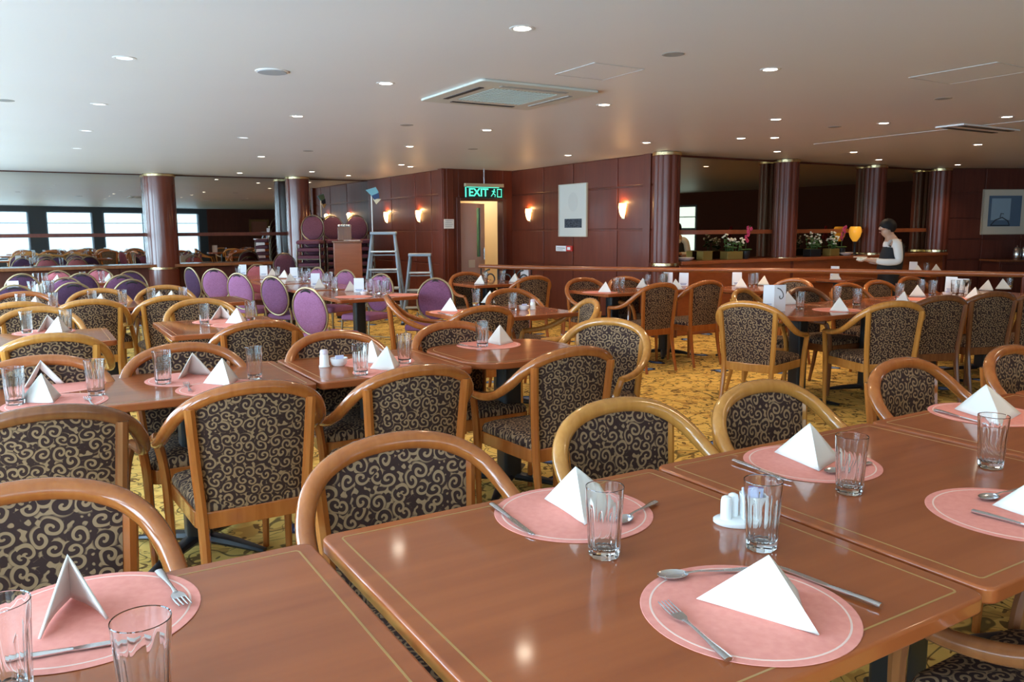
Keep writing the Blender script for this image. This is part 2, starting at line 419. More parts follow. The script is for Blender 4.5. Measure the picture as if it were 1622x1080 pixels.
# open door leaf in the corridor
dl = bpy.data.objects.new('door_1', None); COL.objects.link(dl); dl['kind'] = 'structure'
dl.location = M4D @ Vector((dx1 - .03, -.18, 0)); dl.rotation_euler = (0, 0, math.atan2(M4D[1][0], M4D[0][0]) + math.radians(180 + 24))
lw = .80
bm = BM(); box(bm, 0, lw * .72, 0, .045, .01, dtop - .03); box(bm, lw * .72, lw * .86, 0, .045, .01, .95); box(bm, lw * .72, lw * .86, 0, .045, 1.78, dtop - .03); box(bm, lw * .86, lw, 0, .045, .01, dtop - .03)
leaf = obj('door_leaf', bm, M_doorleaf, dl, smooth=False, bevel=.004)
bm = BM(); box(bm, lw * .72, lw * .86, .018, .026, .95, 1.78); obj('glass_strip', bm, thin_glass('green_glass', (.28, .52, .56)), dl, smooth=False)
bm = BM(); tube(bm, [(lw - .06, -.03, .9), (lw - .06, -.03, 1.1)], .012); tube(bm, [(lw - .06, -.03, .92), (lw - .06, .01, .92)], .009); tube(bm, [(lw - .06, -.03, 1.08), (lw - .06, .01, 1.08)], .009)
obj('door_handle', bm, M_steel, dl)
PW = 7.04
panel_wall('wall_print', (PW, 7.9), (PW, 11.75), [.9, 1.95, 2.75], M_panel)
# mirrored alcove wall
AB0 = 8.10
panel_wall('wall_alcove', (13.7, AB0), (7.0, AB0), [], M_panel, rows=[0, .1, .55, .98], t=.14)
panel_wall('wall_right', (16.9, 6.05), (13.15, 7.88), [.9, 1.8, 2.7, 3.4], M_paneld, rows=[0, .1, .86, 1.2, 1.55, 1.98, H])
colA = [AB(at(x, y, H))[0] for x, y in ((1057, 241), (1245, 253), (1385, 262), (1490, 267))]
lm = ['bronze mirror panel between the first two fluted columns right of the print', 'bronze mirror panel between the middle fluted columns, behind the amber shade', 'bronze mirror panel behind the waiter, right of the third fluted column']
for k in range(3):
    xl, xr = 13.7 - colA[k + 1] + .12, 13.7 - colA[k] - .12
    mirror('wall_mirror', lm[k], (13.7, AB0), (7.0, AB0), xl, xr, 1.00, H - .03, M_mirR, M_counter)
M4A, LA = wall_frame((13.7, AB0), (7.0, AB0))
bm = BM(); box(bm, .45, LA - .25, 0, .36, .94, .985, M4A); box(bm, .45, LA - .25, 0, .32, .60, .94, M4A); box(bm, .45, LA - .25, 0, .28, 0, .60, M4A)
struct('trim_3', bm, M_counter, smooth=False, bevel=.008)

def column(px, py, rad, fl, zband, mt, off=0.0, name='column'):
    p = at(px, py, H); a, b = AB(p)
    c = bpy.data.objects.new(name, None); COL.objects.link(c); c['kind'] = 'structure'
    c.location = W(a, b - off); c.rotation_euler = (0, 0, YAW)
    bm = BM(); n = 96; rings = []
    for z in (0, H):
        L = []
        for i in range(n):
            th = 2 * PI * i / n
            r = rad * (1 - (.10 * (1 - abs(math.sin(th * fl / 2))) if fl else 0))
            L.append(bm.verts.new((r * math.cos(th), r * math.sin(th), z)))
        rings.append(L)
    for i in range(n): bm.faces.new((rings[0][i], rings[0][(i + 1) % n], rings[1][(i + 1) % n], rings[1][i]))
    bm.faces.new(rings[0][::-1]); bm.faces.new(rings[1])
    obj('column_shaft', bm, mt, c, autos=50)
    for z0, z1 in ((zband, zband + .045), (H - .05, H - .002)):
        bm = BM(); lathe(bm, [(rad + .002, z0), (rad + .012, z0 + .006), (rad + .012, z1 - .006), (rad + .002, z1)], 48); obj('brass_band', bm, M_brass, c)
    return c
column(245, 278, .255, 0, .77, M_column, .42); column(466, 281, .21, 0, .77, M_column, .16)
bm = BM()
for (px, zb, fl, o) in ((1057, .93, 10, 0), (1245, .95, 10, .02), (1385, .97, 10, .02), (1489, .99, 10, .02)):
    yy = {1057: 241, 1245: 253, 1385: 262, 1489: 267}[px]
    column(px, yy, .175, fl, zb, M_columnf, o)
bm.free()

# ---- window walls behind the camera and on the port side, with overcast sky beyond
WN = [0]
def window_wall(name, p0, p1, wins, mt, z0=.42, z1=2.2, pane=None):
    M4, L = wall_frame(p0, p1); bm = BM(); t = .16
    box(bm, 0, L, -t, 0, 0, z0, M4); box(bm, 0, L, -t, 0, z1, H, M4)
    x = 0
    for s, e in wins:
        box(bm, x, s, -t, 0, z0, z1, M4); x = e
    box(bm, x, L, -t, 0, z0, z1, M4)
    struct(name, bm, mt, smooth=False)
    ang = math.atan2(M4[1][0], M4[0][0])
    for s, e in wins:
        WN[0] += 1
        w = bpy.data.objects.new('window_%d' % WN[0], None); COL.objects.link(w); w['kind'] = 'structure'
        w.location = M4 @ Vector((s, 0, z0)); w.rotation_euler = (0, 0, ang)
        ww, hh = e - s, z1 - z0; f = .05
        bm = BM()
        box(bm, 0, f, -.12, .02, 0, hh); box(bm, ww - f, ww, -.12, .02, 0, hh); box(bm, f, ww - f, -.12, .02, 0, f); box(bm, f, ww - f, -.12, .02, hh - f, hh)
        box(bm, f, ww - f, -.09, -.03, hh * .46, hh * .46 + .07); box(bm, f, ww - f, -.08, -.05, hh * .74, hh * .74 + .025)
        obj('window_frame', bm, M_frame, w, smooth=False)
        bm = BM(); box(bm, f * .6, ww - f * .6, -.064, -.060, f * .6, hh - f * .6); obj('window_pane', bm, pane or M_pane, w, smooth=False)
        bm = BM(); box(bm, -.04, ww + .04, -.02, .10, -.03, 0); obj('window_sill', bm, M_concrete, w, smooth=False)
    # one sky portal over the whole row of panes
    s, e = wins[0][0], wins[-1][1]
    li = bpy.data.lights.new('sky_portal', 'AREA'); li.shape = 'RECTANGLE'; li.size = e - s; li.size_y = z1 - z0; li.cycles.is_portal = True
    lo = bpy.data.objects.new('sky_portal', li); COL.objects.link(lo)
    zz = (M4.to_3x3() @ Vector((0, -1, 0)))          # light shines along -z of the lamp
    xx = M4.to_3x3() @ Vector((1, 0, 0)); yy = zz.cross(xx)
    q = Matrix.Identity(4)
    for i in range(3): q[i][0], q[i][1], q[i][2] = xx[i], yy[i], zz[i]
    c = M4 @ Vector(((s + e) / 2, -.13, (z0 + z1) / 2))
    for i in range(3): q[i][3] = c[i]
    lo.matrix_world = q
window_wall('wall_window_back', (-1.97, -3.95), (7.05, -7.62), [(.75, 2.4), (2.96, 4.74), (5.11, 6.85), (7.85, 9.36)], M_frame, pane=M_panedim)
window_wall('wall_window_left', (-1.97, 15.12), (-1.97, -3.95), [(.4 + 2.3 * k, .4 + 2.3 * k + 1.9) for k in range(8)], M_frame, .42, 2.3)
panel_wall('wall_back', (7.05, -7.62), (15.4, -7.62), [1.4 * k for k in range(1, 6)], M_paneld)
window_wall('wall_window_right', (15.4, -7.62), (16.3, 6.4), [(6.25, 7.4)], mat('matt_mahogany', (.075, .02, .012), .75, spec=.15), .75, 2.05, M_panedim)

# ------------------------------------------------------------------ armchairs
HALF = [(0, -.275, .870), (.07, -.273, .866), (.14, -.264, .851), (.20, -.245, .824), (.245, -.212, .784), (.272, -.165, .735),
        (.285, -.10, .688), (.290, -.02, .652), (.290, .07, .632), (.284, .15, .625), (.272, .205, .622)]
hoop_pts = cat([(-x, y, z) for x, y, z in HALF[:0:-1]] + HALF, 5)
def hoop_z(x):
    x = abs(x)
    for (x0, _, z0), (x1, _, z1) in zip(HALF, HALF[1:]):
        if x0 <= x <= x1 and x1 > x0: return z0 + (z1 - z0) * (x - x0) / (x1 - x0)
    return .7
def make_armchair(wm, label, group):
    t = thing('armchair', label, 'chair', group=group)
    n = len(hoop_pts); rr = [.026 - .007 * abs(2 * i / (n - 1) - 1) ** 2 for i in range(n)]
    bm = BM(); tube(bm, hoop_pts, rr, 10, flat=.95); obj('arm_hoop', bm, wm, t)
    bm = BM(); uvl = bm.loops.layers.uv.new('UVMap'); NU, NV = 14, 10
    def pt(u, v, off):
        hw = .172 + .026 * v; x = u * hw; zt = hoop_z(x) - .012; z = .395 + (zt - .395) * v
        edge = (1 - abs(u) ** 6) * (1 - abs(2 * v - 1) ** 8)
        return Vector((x, -.222 - .05 * v + .55 * x * x + off * (.35 + .65 * edge), z))
    faces = []
    for s, off in ((0, .022), (1, -.012)):
        g = [[bm.verts.new(pt(-1 + 2 * i / NU, j / NV, off)) for i in range(NU + 1)] for j in range(NV + 1)]
        faces.append(g)
        for j in range(NV):
            for i in range(NU):
                f = bm.faces.new((g[j][i], g[j][i + 1], g[j + 1][i + 1], g[j + 1][i]))
                for lp in f.loops: lp[uvl].uv = (lp.vert.co.x + s * .5, lp.vert.co.z)
    A, B = faces
    per = [(0, i) for i in range(NU + 1)] + [(j, NU) for j in range(1, NV + 1)] + [(NV, i) for i in range(NU - 1, -1, -1)] + [(j, 0) for j in range(NV - 1, 0, -1)]
    for (j0, i0), (j1, i1) in zip(per, per[1:] + per[:1]):
        f = bm.faces.new((A[j0][i0], A[j1][i1], B[j1][i1], B[j0][i0]))
        for lp in f.loops: lp[uvl].uv = (lp.vert.co.x, lp.vert.co.z)
    obj('backrest', bm, M_scroll, t, autos=60)
    for s in (-1, 1):
        bm = BM(); P = cat([(s * .190, -.300, 0), (s * .186, -.255, .2), (s * .186, -.228, .40), (s * .199, -.238, .60), (s * .212, -.258, .815)], 5)
        tube(bm, P, [.014 + .006 * min(1, k / 8) for k in range(len(P))], 8, up=(1, 0, 0)); obj('leg', bm, wm, t)
        bm = BM(); P = cat([(s * .232, .225, 0), (s * .236, .232, .22), (s * .240, .234, .42), (s * .252, .228, .53), (s * .272, .205, .618)], 5)
        tube(bm, P, [.014 + .005 * min(1, k / 8) for k in range(len(P))], 8, up=(1, 0, 0)); obj('leg', bm, wm, t)
    out = [(x * (1 + .12 * (y + .21) / .44), y) for x, y in rrect(-.208, .208, -.236, .238, .05)]
    inn = [(x * .89, y * .90) for x, y in out]
    bm = BM(); ring(bm, out, inn, .365, .428); obj('seat_rail', bm, wm, t, bevel=.005)
    bm = BM(); uvl = bm.loops.layers.uv.new('UVMap'); rings = []
    for k, (f, z) in enumerate(((.90, .41), (.97, .425), (.985, .444), (.95, .462), (.82, .476), (.5, .486), (.2, .489))):
        rings.append([bm.verts.new((x * f, y * f + .0, z)) for x, y in out])
    for P, Q in zip(rings, rings[1:]):
        for i in range(len(out)): bm.faces.new((P[i], P[(i + 1) % len(out)], Q[(i + 1) % len(out)], Q[i]))
    bm.faces.new(rings[0][::-1]); bm.faces.new(rings[-1])
    for f in bm.faces:
        for lp in f.loops: lp[uvl].uv = (lp.vert.co.x, lp.vert.co.y)
    obj('seat', bm, M_scroll, t, autos=60)
    return t
PROTO = {}
def armchair(px, py, th, wd_, label, group, dz=.894):
    p = at(px, py, dz); r = YAW + math.radians(th)
    o = p - Matrix.Rotation(r, 3, 'Z') @ Vector((0, -.275, 0)); o.z = 0
    place_arm(o, r, wd_, label, group)
def place_arm(o, r, wd_, label, group):
    if wd_ not in PROTO:
        t = PROTO[wd_] = make_armchair({'h': M_honey, 'a': M_amber, 'd': M_dkwood}[wd_], label, group)
        t.location = o; t.rotation_euler = (0, 0, r)
    else: dup(PROTO[wd_], o, r, label, group)
B_ = 'scroll-patterned wooden armchair '
for c in [
    (24, 762, 180, 'a', 'facing the front table at lower left', 'front-row armchairs'),
    (622, 685, 180, 'a', 'with reddish hoop at left corner of the big foreground table', 'front-row armchairs'),
    (972, 630, 180, 'h', 'with honey hoop behind the nearest standing napkin', 'front-row armchairs'),
    (1200, 602, 180, 'h', 'with honey hoop, right of the one behind the nearest napkin', 'front-row armchairs'),
    (1425, 566, 180, 'a', 'with reddish hoop behind the front table right of centre', 'front-row armchairs'),
    (1597, 546, 180, 'a', 'last of the front row, cut by the right photo edge', 'front-row armchairs'),
    (70, 642, 0, 'd', 'seen from behind at left edge, second row', 'second-row armchairs'),
    (400, 603, 0, 'a', 'seen from behind, largest full back left of centre', 'second-row armchairs'),
    (664, 577, 0, 'a', 'seen from behind in front of the salt shaker table', 'second-row armchairs'),
    (912, 548, 0, 'a', 'seen from behind at near side of the rounded table', 'second-row armchairs'),
    (60, 562, 180, 'a', 'facing camera behind two tumblers at left edge', 'second-row armchairs'),
    (287, 542, 180, 'a', 'facing camera behind the pair of napkins left of centre', 'second-row armchairs'),
    (527, 523, 180, 'a', 'facing camera behind the salt shaker and sugar bowl', 'second-row armchairs'),
    (712, 508, 180, 'a', 'facing camera behind the rounded table', 'second-row armchairs'),
    (968, 503, 118, 'h', 'turned sideways at right end of the rounded table', 'second-row armchairs'),
    (80, 527, 0, 'h', 'seen from behind at left edge, near side of third row', 'third-row armchairs'),
    (412, 506, 0, 'a', 'seen from behind, in front of the purple chair pair', 'third-row armchairs'),
    (769, 483, 0, 'a', 'seen from behind, behind the rounded table', 'third-row armchairs'),
    (58, 485, 180, 'h', 'facing camera at left edge, far side of third row', 'third-row armchairs'),
    (316, 472, 180, 'h', 'facing camera behind the napkins of the third row', 'third-row armchairs'),
    (612, 466, -112, 'a', 'in side view facing right, beside the purple chairs', 'third-row armchairs'),
    (938, 472, 72, 'h', 'in side view facing left, arm sweeping down', 'third-row armchairs'),
    (805, 456, 180, 'a', 'facing camera behind the small white bowl', 'third-row armchairs'),
    (28, 477, 0, 'h', 'seen from behind at left edge, fourth row', 'fourth-row armchairs'),
    (143, 473, 0, 'h', 'seen from behind in the fourth row, second from left', 'fourth-row armchairs'),
    (270, 467, 0, 'h', 'seen from behind in the fourth row, left of purple chairs', 'fourth-row armchairs'),
    (34, 461, 180, 'a', 'facing camera at left edge, far side of fourth row', 'fourth-row armchairs'),
    (155, 456, 180, 'h', 'facing camera in the fourth row, second from left', 'fourth-row armchairs'),
    (259, 451, 180, 'h', 'facing camera in the fourth row, below the round column', 'fourth-row armchairs'),
    (922, 439, 180, 'a', 'facing camera below the framed print', 'armchairs along the rail'),
    (987, 437, 180, 'a', 'facing camera below the right-hand wall sconce', 'armchairs along the rail'),
    (1048, 447, 0, 'a', 'seen from behind with long left arm, below the fluted column', 'armchairs along the rail'),
    (1122, 443, 0, 'a', 'seen from behind, beside the card right of the fluted column', 'armchairs along the rail'),
    (847, 436, 0, 'a', 'seen from behind at the table by the exit door', 'armchairs along the rail'),
    (738, 430, 180, 'a', 'facing camera in front of the exit door', 'armchairs along the rail'),
    (1183, 476, -72, 'h', 'with pale honey frame left of the hook menu', 'right-hand armchairs'),
    (1173, 456, 200, 'h', 'facing camera, mostly hidden behind the pale honey one', 'right-hand armchairs'),
    (1422, 476, -22, 'h', 'seen from behind, nearest of the right-hand table row', 'right-hand armchairs'),
    (1497, 467, -18, 'd', 'with dark back, second of the right-hand table row', 'right-hand armchairs'),
    (1578, 461, -18, 'd', 'with dark back, third of the right-hand table row', 'right-hand armchairs'),
    (1655, 459, -18, 'd', 'with dark back cut by the right photo edge', 'right-hand armchairs'),
    (1270, 453, 180, 'd', 'facing camera behind the hook menu', 'right-hand armchairs'),
    (1338, 447, 180, 'a', 'facing camera behind the white napkin right of the hook menu', 'right-hand armchairs'),
    (1388, 443, 180, 'a', 'facing camera in front of the waiter, left one', 'right-hand armchairs'),
    (1440, 437, 180, 'a', 'facing camera in front of the waiter, right one', 'right-hand armchairs'),
    (1262, 440, 90, 'a', 'facing left just in front of the rail', 'right-hand armchairs'),
]:
    armchair(c[0], c[1], c[2], c[3], B_ + c[4], c[5])
place_arm(W(1.76, .70), YAW, 'd', B_ + 'tucked under the front table at lower right', 'front-row armchairs')

# ------------------------------------------------------------------ banquet chairs with oval backs
def make_banquet(fab, label, group, fr):
    t = thing('banquet_chair', label, 'chair', group=group)
    lean = math.radians(11); ca, sa = math.cos(lean), math.sin(lean)
    def bp(x, h, d=0): return Vector((x, -.20 - h * sa - d * ca, .46 + h * ca - d * sa))
    N = 28; el = [(.195 * math.cos(2 * PI * k / N), .235 + .225 * math.sin(2 * PI * k / N)) for k in range(N)]
    bm = BM(); tube(bm, [bp(x, h) for x, h in el], .0105, 8, up=(0, 1, 0), closed=True); obj('back_frame', bm, fr, t)
    bm = BM()
    rings = []
    for s, d in ((.93, -.008), (.86, -.022), (.5, -.027), (.93, .008), (.86, .020), (.5, .024)):
        rings.append([bm.verts.new(bp(x * s, .235 + (h - .235) * s, d)) for x, h in el])
    for A, Bq in ((rings[0], rings[1]), (rings[1], rings[2]), (rings[3], rings[4]), (rings[4], rings[5]), (rings[0], rings[3])):
        for i in range(N): bm.faces.new((A[i], A[(i + 1) % N], Bq[(i + 1) % N], Bq[i]))
    bm.faces.new(rings[2]); bm.faces.new(rings[5])
    back = obj('backrest', bm, fab, t)
    bm = BM(); P = [bp(-.052 + .0104 * k, .415 + .018 * math.sin(PI * k / 10), 0) for k in range(11)]
    tube(bm, P, .024, 8, up=(0, 0, 1), flat=.55); bmesh.ops.scale(bm, vec=(1, 1.0, 1), verts=bm.verts[:]); obj('handle_slot', bm, M_black, back)
    bm = BM(); o = rrect(-.21, .21, -.19, .23, .06); rings = []
    for f, z in ((.94, .415), (1, .425), (1, .455), (.95, .475), (.7, .487), (.3, .49)):
        rings.append([bm.verts.new((x * f, y * f, z)) for x, y in o])
    for A, Bq in zip(rings, rings[1:]):
        for i in range(len(o)): bm.faces.new((A[i], A[(i + 1) % len(o)], Bq[(i + 1) % len(o)], Bq[i]))
    bm.faces.new(rings[0][::-1]); bm.faces.new(rings[-1]); obj('seat', bm, fab, t)
    for s in (-1, 1):
        bm = BM(); tube(bm, [(s * .20, .235, 0), (s * .19, .20, .42)], .011, 8, up=(0, 1, 0)); obj('leg', bm, fr, t)
        bm = BM(); tube(bm, cat([(s * .20, -.26, 0), (s * .19, -.20, .42), bp(s * .185, .1)], 4), .011, 8, up=(0, 1, 0)); obj('leg', bm, fr, t)
    bm = BM(); tube(bm, [(-.195, .222, .16), (.195, .222, .16)], .008, 6); tube(bm, [(-.195, -.235, .18), (.195, -.235, .18)], .008, 6); obj('stretcher', bm, fr, t)
    return t
BQ = {}
M_plum = fabric('plum_fabric', (.085, .028, .045), (.12, .045, .065)); M_bronze = mat('bronze_tube', (.16, .12, .08), .4, .8)
FAB = {'s': M_plum, 'p': M_purple, 'm': M_purplelt, 'r': M_rose, 'v': M_violet}
def banquet(o, r, fb, label, group):
    if fb not in BQ:
        t = BQ[fb] = make_banquet(FAB[fb], label, group, M_bronze if fb == 's' else M_gold); t.location = o; t.rotation_euler = (0, 0, r); return t
    return dup(BQ[fb], o, r, label, group)
gl, gm = 'oval-backed chairs at the far left tables', 'oval-backed chairs along the middle tables'
for c in [
    (22, 452, 0, 'v', 'dark violet oval-backed banquet chair at the left photo edge', gl),
    (34, 434, 0, 'v', 'dark violet banquet chair behind the menu card at left edge', gl),
    (91, 429, 180, 'r', 'rose banquet chair facing camera, left one of the rose pair', gl),
    (104, 440, 180, 'p', 'purple banquet chair between the rose one and the dark violet back', gl),
    (115, 448, 0, 'v', 'dark violet banquet chair back left of the honey armchairs', gl),
    (128, 433, 0, 'v', 'dark violet banquet chair between the two rose chairs', gl),
    (157, 426, 180, 'r', 'rose banquet chair facing camera, right one of the rose pair', gl),
    (192, 436, 0, 'p', 'purple banquet chair left of the round column, nearer its foot', gl),
    (208, 443, 0, 'v', 'dark violet banquet chair back in front of the round column', gl),
    (206, 430, 180, 'v', 'small dark violet banquet chair against the round column', gl),
    (300, 424, -70, 'v', 'dark banquet chair in side view right of the round column', gl),
    (339, 426, -35, 'm', 'mauve banquet chair with full oval back, left of the tilted ones', gm),
    (376, 433, -55, 'm', 'mauve tilted banquet chair, leftmost of three tilted oval backs', gm),
    (430, 438, -58, 'p', 'purple tilted banquet chair, middle of three tilted oval backs', gm),
    (485, 456, -58, 'm', 'mauve tilted banquet chair, nearest of three tilted oval backs', gm),
    (408, 419, 180, 'r', 'rose banquet chair facing camera behind two menu cards', gm),
    (503, 424, 110, 'm', 'small mauve banquet chair far side, in front of stacked chairs', gm),
    (548, 428, 120, 'm', 'mauve banquet chair in front of the wooden lectern', gm),
    (604, 434, 120, 'm', 'mauve banquet chair in front of the tall stepladder', gm),
    (690, 441, 140, 'p', 'purple banquet chair in front of the short stepladder', gm),
]:
    p = at(c[0], c[1], .91); r = YAW + math.radians(c[2]); o = p - Matrix.Rotation(r, 3, 'Z') @ Vector((0, -.285, 0)); o.z = 0
    banquet(o, r, c[3], c[4], c[5])
ordn = ['bottom', 'second', 'third', 'fourth', 'fifth', 'sixth', 'topmost']
for si, (px, rng, lab, n) in enumerate(((491, 14.3, 'left stack beside the column', 7), (531, 14.75, 'middle stack behind the lectern', 7), (570, 14.6, 'right stack behind the stepladder', 7))):
    p = ranged(px, rng, 0)
    for k in range(n):
        lb = ('%s purple banquet chair of the %s' if k in (0, n - 1) else '%s purple banquet chair from the bottom, %s') % (ordn[k], lab)
        banquet(p + Vector((0, 0, .128 * k)), YAW + math.radians(172 if si else 152), 's', lb, 'stacked banquet chairs')
p = ranged(455, 14.0, 0)
for k in range(2):
    banquet(p + Vector((0, 0, .12 * k)), YAW + PI, 's', ['lower', 'upper'][k] + ' violet banquet chair of the pair in front of the second column', 'stacked banquet chairs')

# ------------------------------------------------------------------ tables
TABLES = {}
def table(key, phrase, a0, a1, b0, b1, rad=.03, mt=None, dz=0.0, th=.034):
    ca, cb = (a0 + a1) / 2, (b0 + b1) / 2; w, d = a1 - a0 - .006, b1 - b0 - .006
    t = thing('dining_table', 'brown veneered dining table with inlaid border, ' + phrase, 'table', W(ca, cb), YAW, 'dining tables')
    zt = TZ + dz
    bm = BM(); o = rrect(-w / 2, w / 2, -d / 2, d / 2, rad, 10 if rad > .1 else 5)
    prism(bm, o, zt - th, zt); obj('tabletop', bm, M_top, t, bevel=.007, autos=30)
    s = .035; q = max(rad - s, .012)
    bm = BM(); ring(bm, rrect(-w / 2 + s, w / 2 - s, -d / 2 + s, d / 2 - s, q, 10 if rad > .1 else 5), rrect(-w / 2 + s + .004, w / 2 - s - .004, -d / 2 + s + .004, d / 2 - s - .004, max(q - .004, .008), 10 if rad > .1 else 5), zt - .002, zt + .0004)
    obj('inlay_line', bm, M_inlay, t, smooth=False)
    bm = BM(); prism(bm, rrect(-.055, .055, -.055, .055, .02), .05, zt - th); obj('pedestal', bm, M_black, t)
    bm = BM(); box(bm, -.20, .20, -.20, .20, zt - th - .02, zt - th); obj('top_plate', bm, M_black, t, smooth=False)
    bm = BM()
    for k in range(4):
        c, s_ = math.cos(k * PI / 2 + PI / 4), math.sin(k * PI / 2 + PI / 4)
        tube(bm, [(c * .04, s_ * .04, .055), (c * .18, s_ * .18, .04), (c * .33, s_ * .33, .016)], [.04, .034, .018], 8, flat=.6)
    obj('pedestal_base', bm, M_black, t)
    TABLES[key] = (phrase, dz)
    return t
table('A0', 'at the lower left corner of the photo', -.50, .475, .715, 1.63, dz=-.006)
table('A', 'large in the middle of the foreground', .49, 1.435, .715, 1.635)
table('B', 'second from the foreground one toward the right', 1.445, 2.39, .72, 1.64)
table('C', 'third of the front row, at right edge', 2.40, 3.30, .72, 1.64)
table('C2', 'farthest of the front row, at right edge', 3.31, 4.25, .72, 1.64)
table('M0', 'second row, at left edge', -.86, .09, 3.32, 4.06)
table('M1', 'second row, with four napkins left of the shaker', .10, 1.03, 3.32, 4.06)
table('M2', 'second row, holding the salt shaker', 1.04, 1.80, 3.33, 4.07)
table('M3', 'second row, with rounded corners', 1.81, 2.62, 3.34, 4.08, rad=.22)
table('T0', 'third row, at left edge', -.35, .43, 5.36, 6.12)
table('T1', 'third row, left of the purple chairs', .73, 1.55, 5.36, 6.28)
table('T2', 'third row, behind the rounded one', 2.72, 3.72, 5.10, 5.90)
table('S0', 'fourth row, at left edge', -.60, .18, 7.62, 8.36)
table('S1', 'fourth row, second from left edge', .20, .96, 7.62, 8.36)
table('S2', 'fourth row, below the round column', 1.02, 1.78, 7.62, 8.36)
table('Q1', 'nearest among the purple chairs', 2.48, 3.30, 7.25, 8.45)
table('Q2', 'second among the purple chairs', 2.48, 3.28, 8.60, 9.75)
table('Q3', 'third among the purple chairs', 2.48, 3.26, 9.85, 10.85)
table('Q4', 'farthest among the purple chairs', 2.48, 3.26, 11.0, 11.95)
table('L1', 'far left, nearer of two with rose chairs', -.2, .9, 9.55, 10.15)
table('L2', 'far left, farther of two with rose chairs', -.1, 1.2, 11.45, 12.15)
table('X0', 'in front of the exit door', 4.45, 5.25, 8.22, 9.0)
table('X1', 'below the framed print', 4.95, 5.68, 6.35, 7.1)
table('X2', 'right of the one below the framed print', 5.70, 6.43, 6.35, 7.1)
table('X3', 'just before the rail, below the first bronze mirror', 6.35, 7.05, 5.75, 6.45)
table('R1', 'with rounded front, holding the hook menu', 4.78, 5.66, 3.82, 4.62, rad=.24)
table('R2', 'right of the one holding the hook menu', 5.68, 6.56, 3.82, 4.62)
table('R3', 'third of the right-hand row', 6.58, 7.46, 3.82, 4.62)
table('R4', 'last of the right-hand row', 7.48, 8.36, 3.82, 4.62)
pv = AB(at(1340, 441, TZ)); table('V1', 'behind the rail, left of the waiter', pv[0] - .35, pv[0] + .35, pv[1] - .25, pv[1] + .45)
pv = AB(at(1462, 432, TZ)); table('V2', 'behind the rail, right of the waiter', pv[0] - .4, pv[0] + .4, pv[1] - .35, pv[1] + .45)
SHORT = {'A0': 'lower left front table', 'A': 'big foreground table', 'B': 'front table right of centre', 'C': 'front table at right edge', 'C2': 'farthest front table',
         'M0': 'second-row table at left edge', 'M1': 'second-row table left of the shaker', 'M2': 'second-row table with the shaker', 'M3': 'rounded second-row table',
         'T0': 'third-row table at left edge', 'T1': 'third-row table left of purple chairs', 'T2': 'third-row table behind the rounded one',
         'S0': 'fourth-row table at left edge', 'S1': 'second fourth-row table', 'S2': 'fourth-row table below the column',
         'Q1': 'nearest purple-chair table', 'Q2': 'second purple-chair table', 'Q3': 'third purple-chair table', 'Q4': 'farthest purple-chair table',
         'L1': 'nearer rose-chair table', 'L2': 'farther rose-chair table', 'X0': 'table by the exit door', 'X1': 'table below the framed print', 'X2': 'table below the fluted column',
         'X3': 'table just before the rail', 'R1': 'hook menu table', 'R2': 'table right of the hook menu', 'R3': 'third right-hand table', 'R4': 'last right-hand table',
         'V1': 'table behind the rail left of the waiter', 'V2': 'table behind the rail right of the waiter'}

# ------------------------------------------------------------------ tableware
LAB = {}                            # (kind, table) -> [(px, object, wording)]
def reg(o, kind, key, px, words): LAB.setdefault((kind, key), []).append((px, o, words))
def finish_labels():
    on = ['leftmost', 'second from left', 'third from left', 'fourth from left', 'fifth from left', 'sixth from left', 'seventh from left']
    for (kind, key), L in LAB.items():
        L.sort(key=lambda q: q[0]); n = len(L)
        for i, (px, o, words) in enumerate(L):
            s = '' if n == 1 else ', ' + ('rightmost' if i == n - 1 else on[i])
            o['label'] = words + ' on the ' + SHORT[key] + s
def tz(key): return TZ + TABLES[key][1]
# tumbler: ten flat facets that fade out towards the rim, thick base
def make_glass():
    n = 40; bm = BM()
    def rg(r, z, k):
        out = []
        for i in range(n):
            a = 2 * PI * i / n; m_ = (a + PI / 10) % (PI / 5) - PI / 10
            f = (1 - k) + k * math.cos(PI / 10) / math.cos(m_)
            out.append(bm.verts.new((r * f * math.cos(a), r * f * math.sin(a), z)))
        return out
    rings = [rg(.0285, 0, 1), rg(.0312, .003, 1), rg(.0325, .016, 1), rg(.0345, .055, 1), rg(.0368, .098, 1), rg(.0378, .118, .3), rg(.0390, .144, 0), rg(.0385, .1455, 0), rg(.0374, .144, 0),
             rg(.0355, .112, 0), rg(.0318, .06, 0), rg(.0290, .024, 0), rg(.024, .0175, 0), rg(.012, .0155, 0)]
    for A, Bq in zip(rings, rings[1:]):
        for i in range(n): bm.faces.new((A[i], A[(i + 1) % n], Bq[(i + 1) % n], Bq[i]))
    bm.faces.new(rings[0][::-1]); bm.faces.new(rings[-1])
    o = obj('tumbler', bm, M_gbase, autos=14); o['category'] = 'glass'; return o
G0 = []
def glass(key, px, py, s=1.0):
    p = at(px, py, tz(key)); p.z = tz(key) + .0006
    if not G0: o = make_glass(); G0.append(o); o.location = p; o.rotation_euler = (0, 0, random.random())
    else: o = dup(G0[0], p, random.random() * 3, group=None)
    o['group'] = 'clear tumblers on the tables'
    reg(o, 'tumbler', key, px, 'clear glass tumbler'); return o
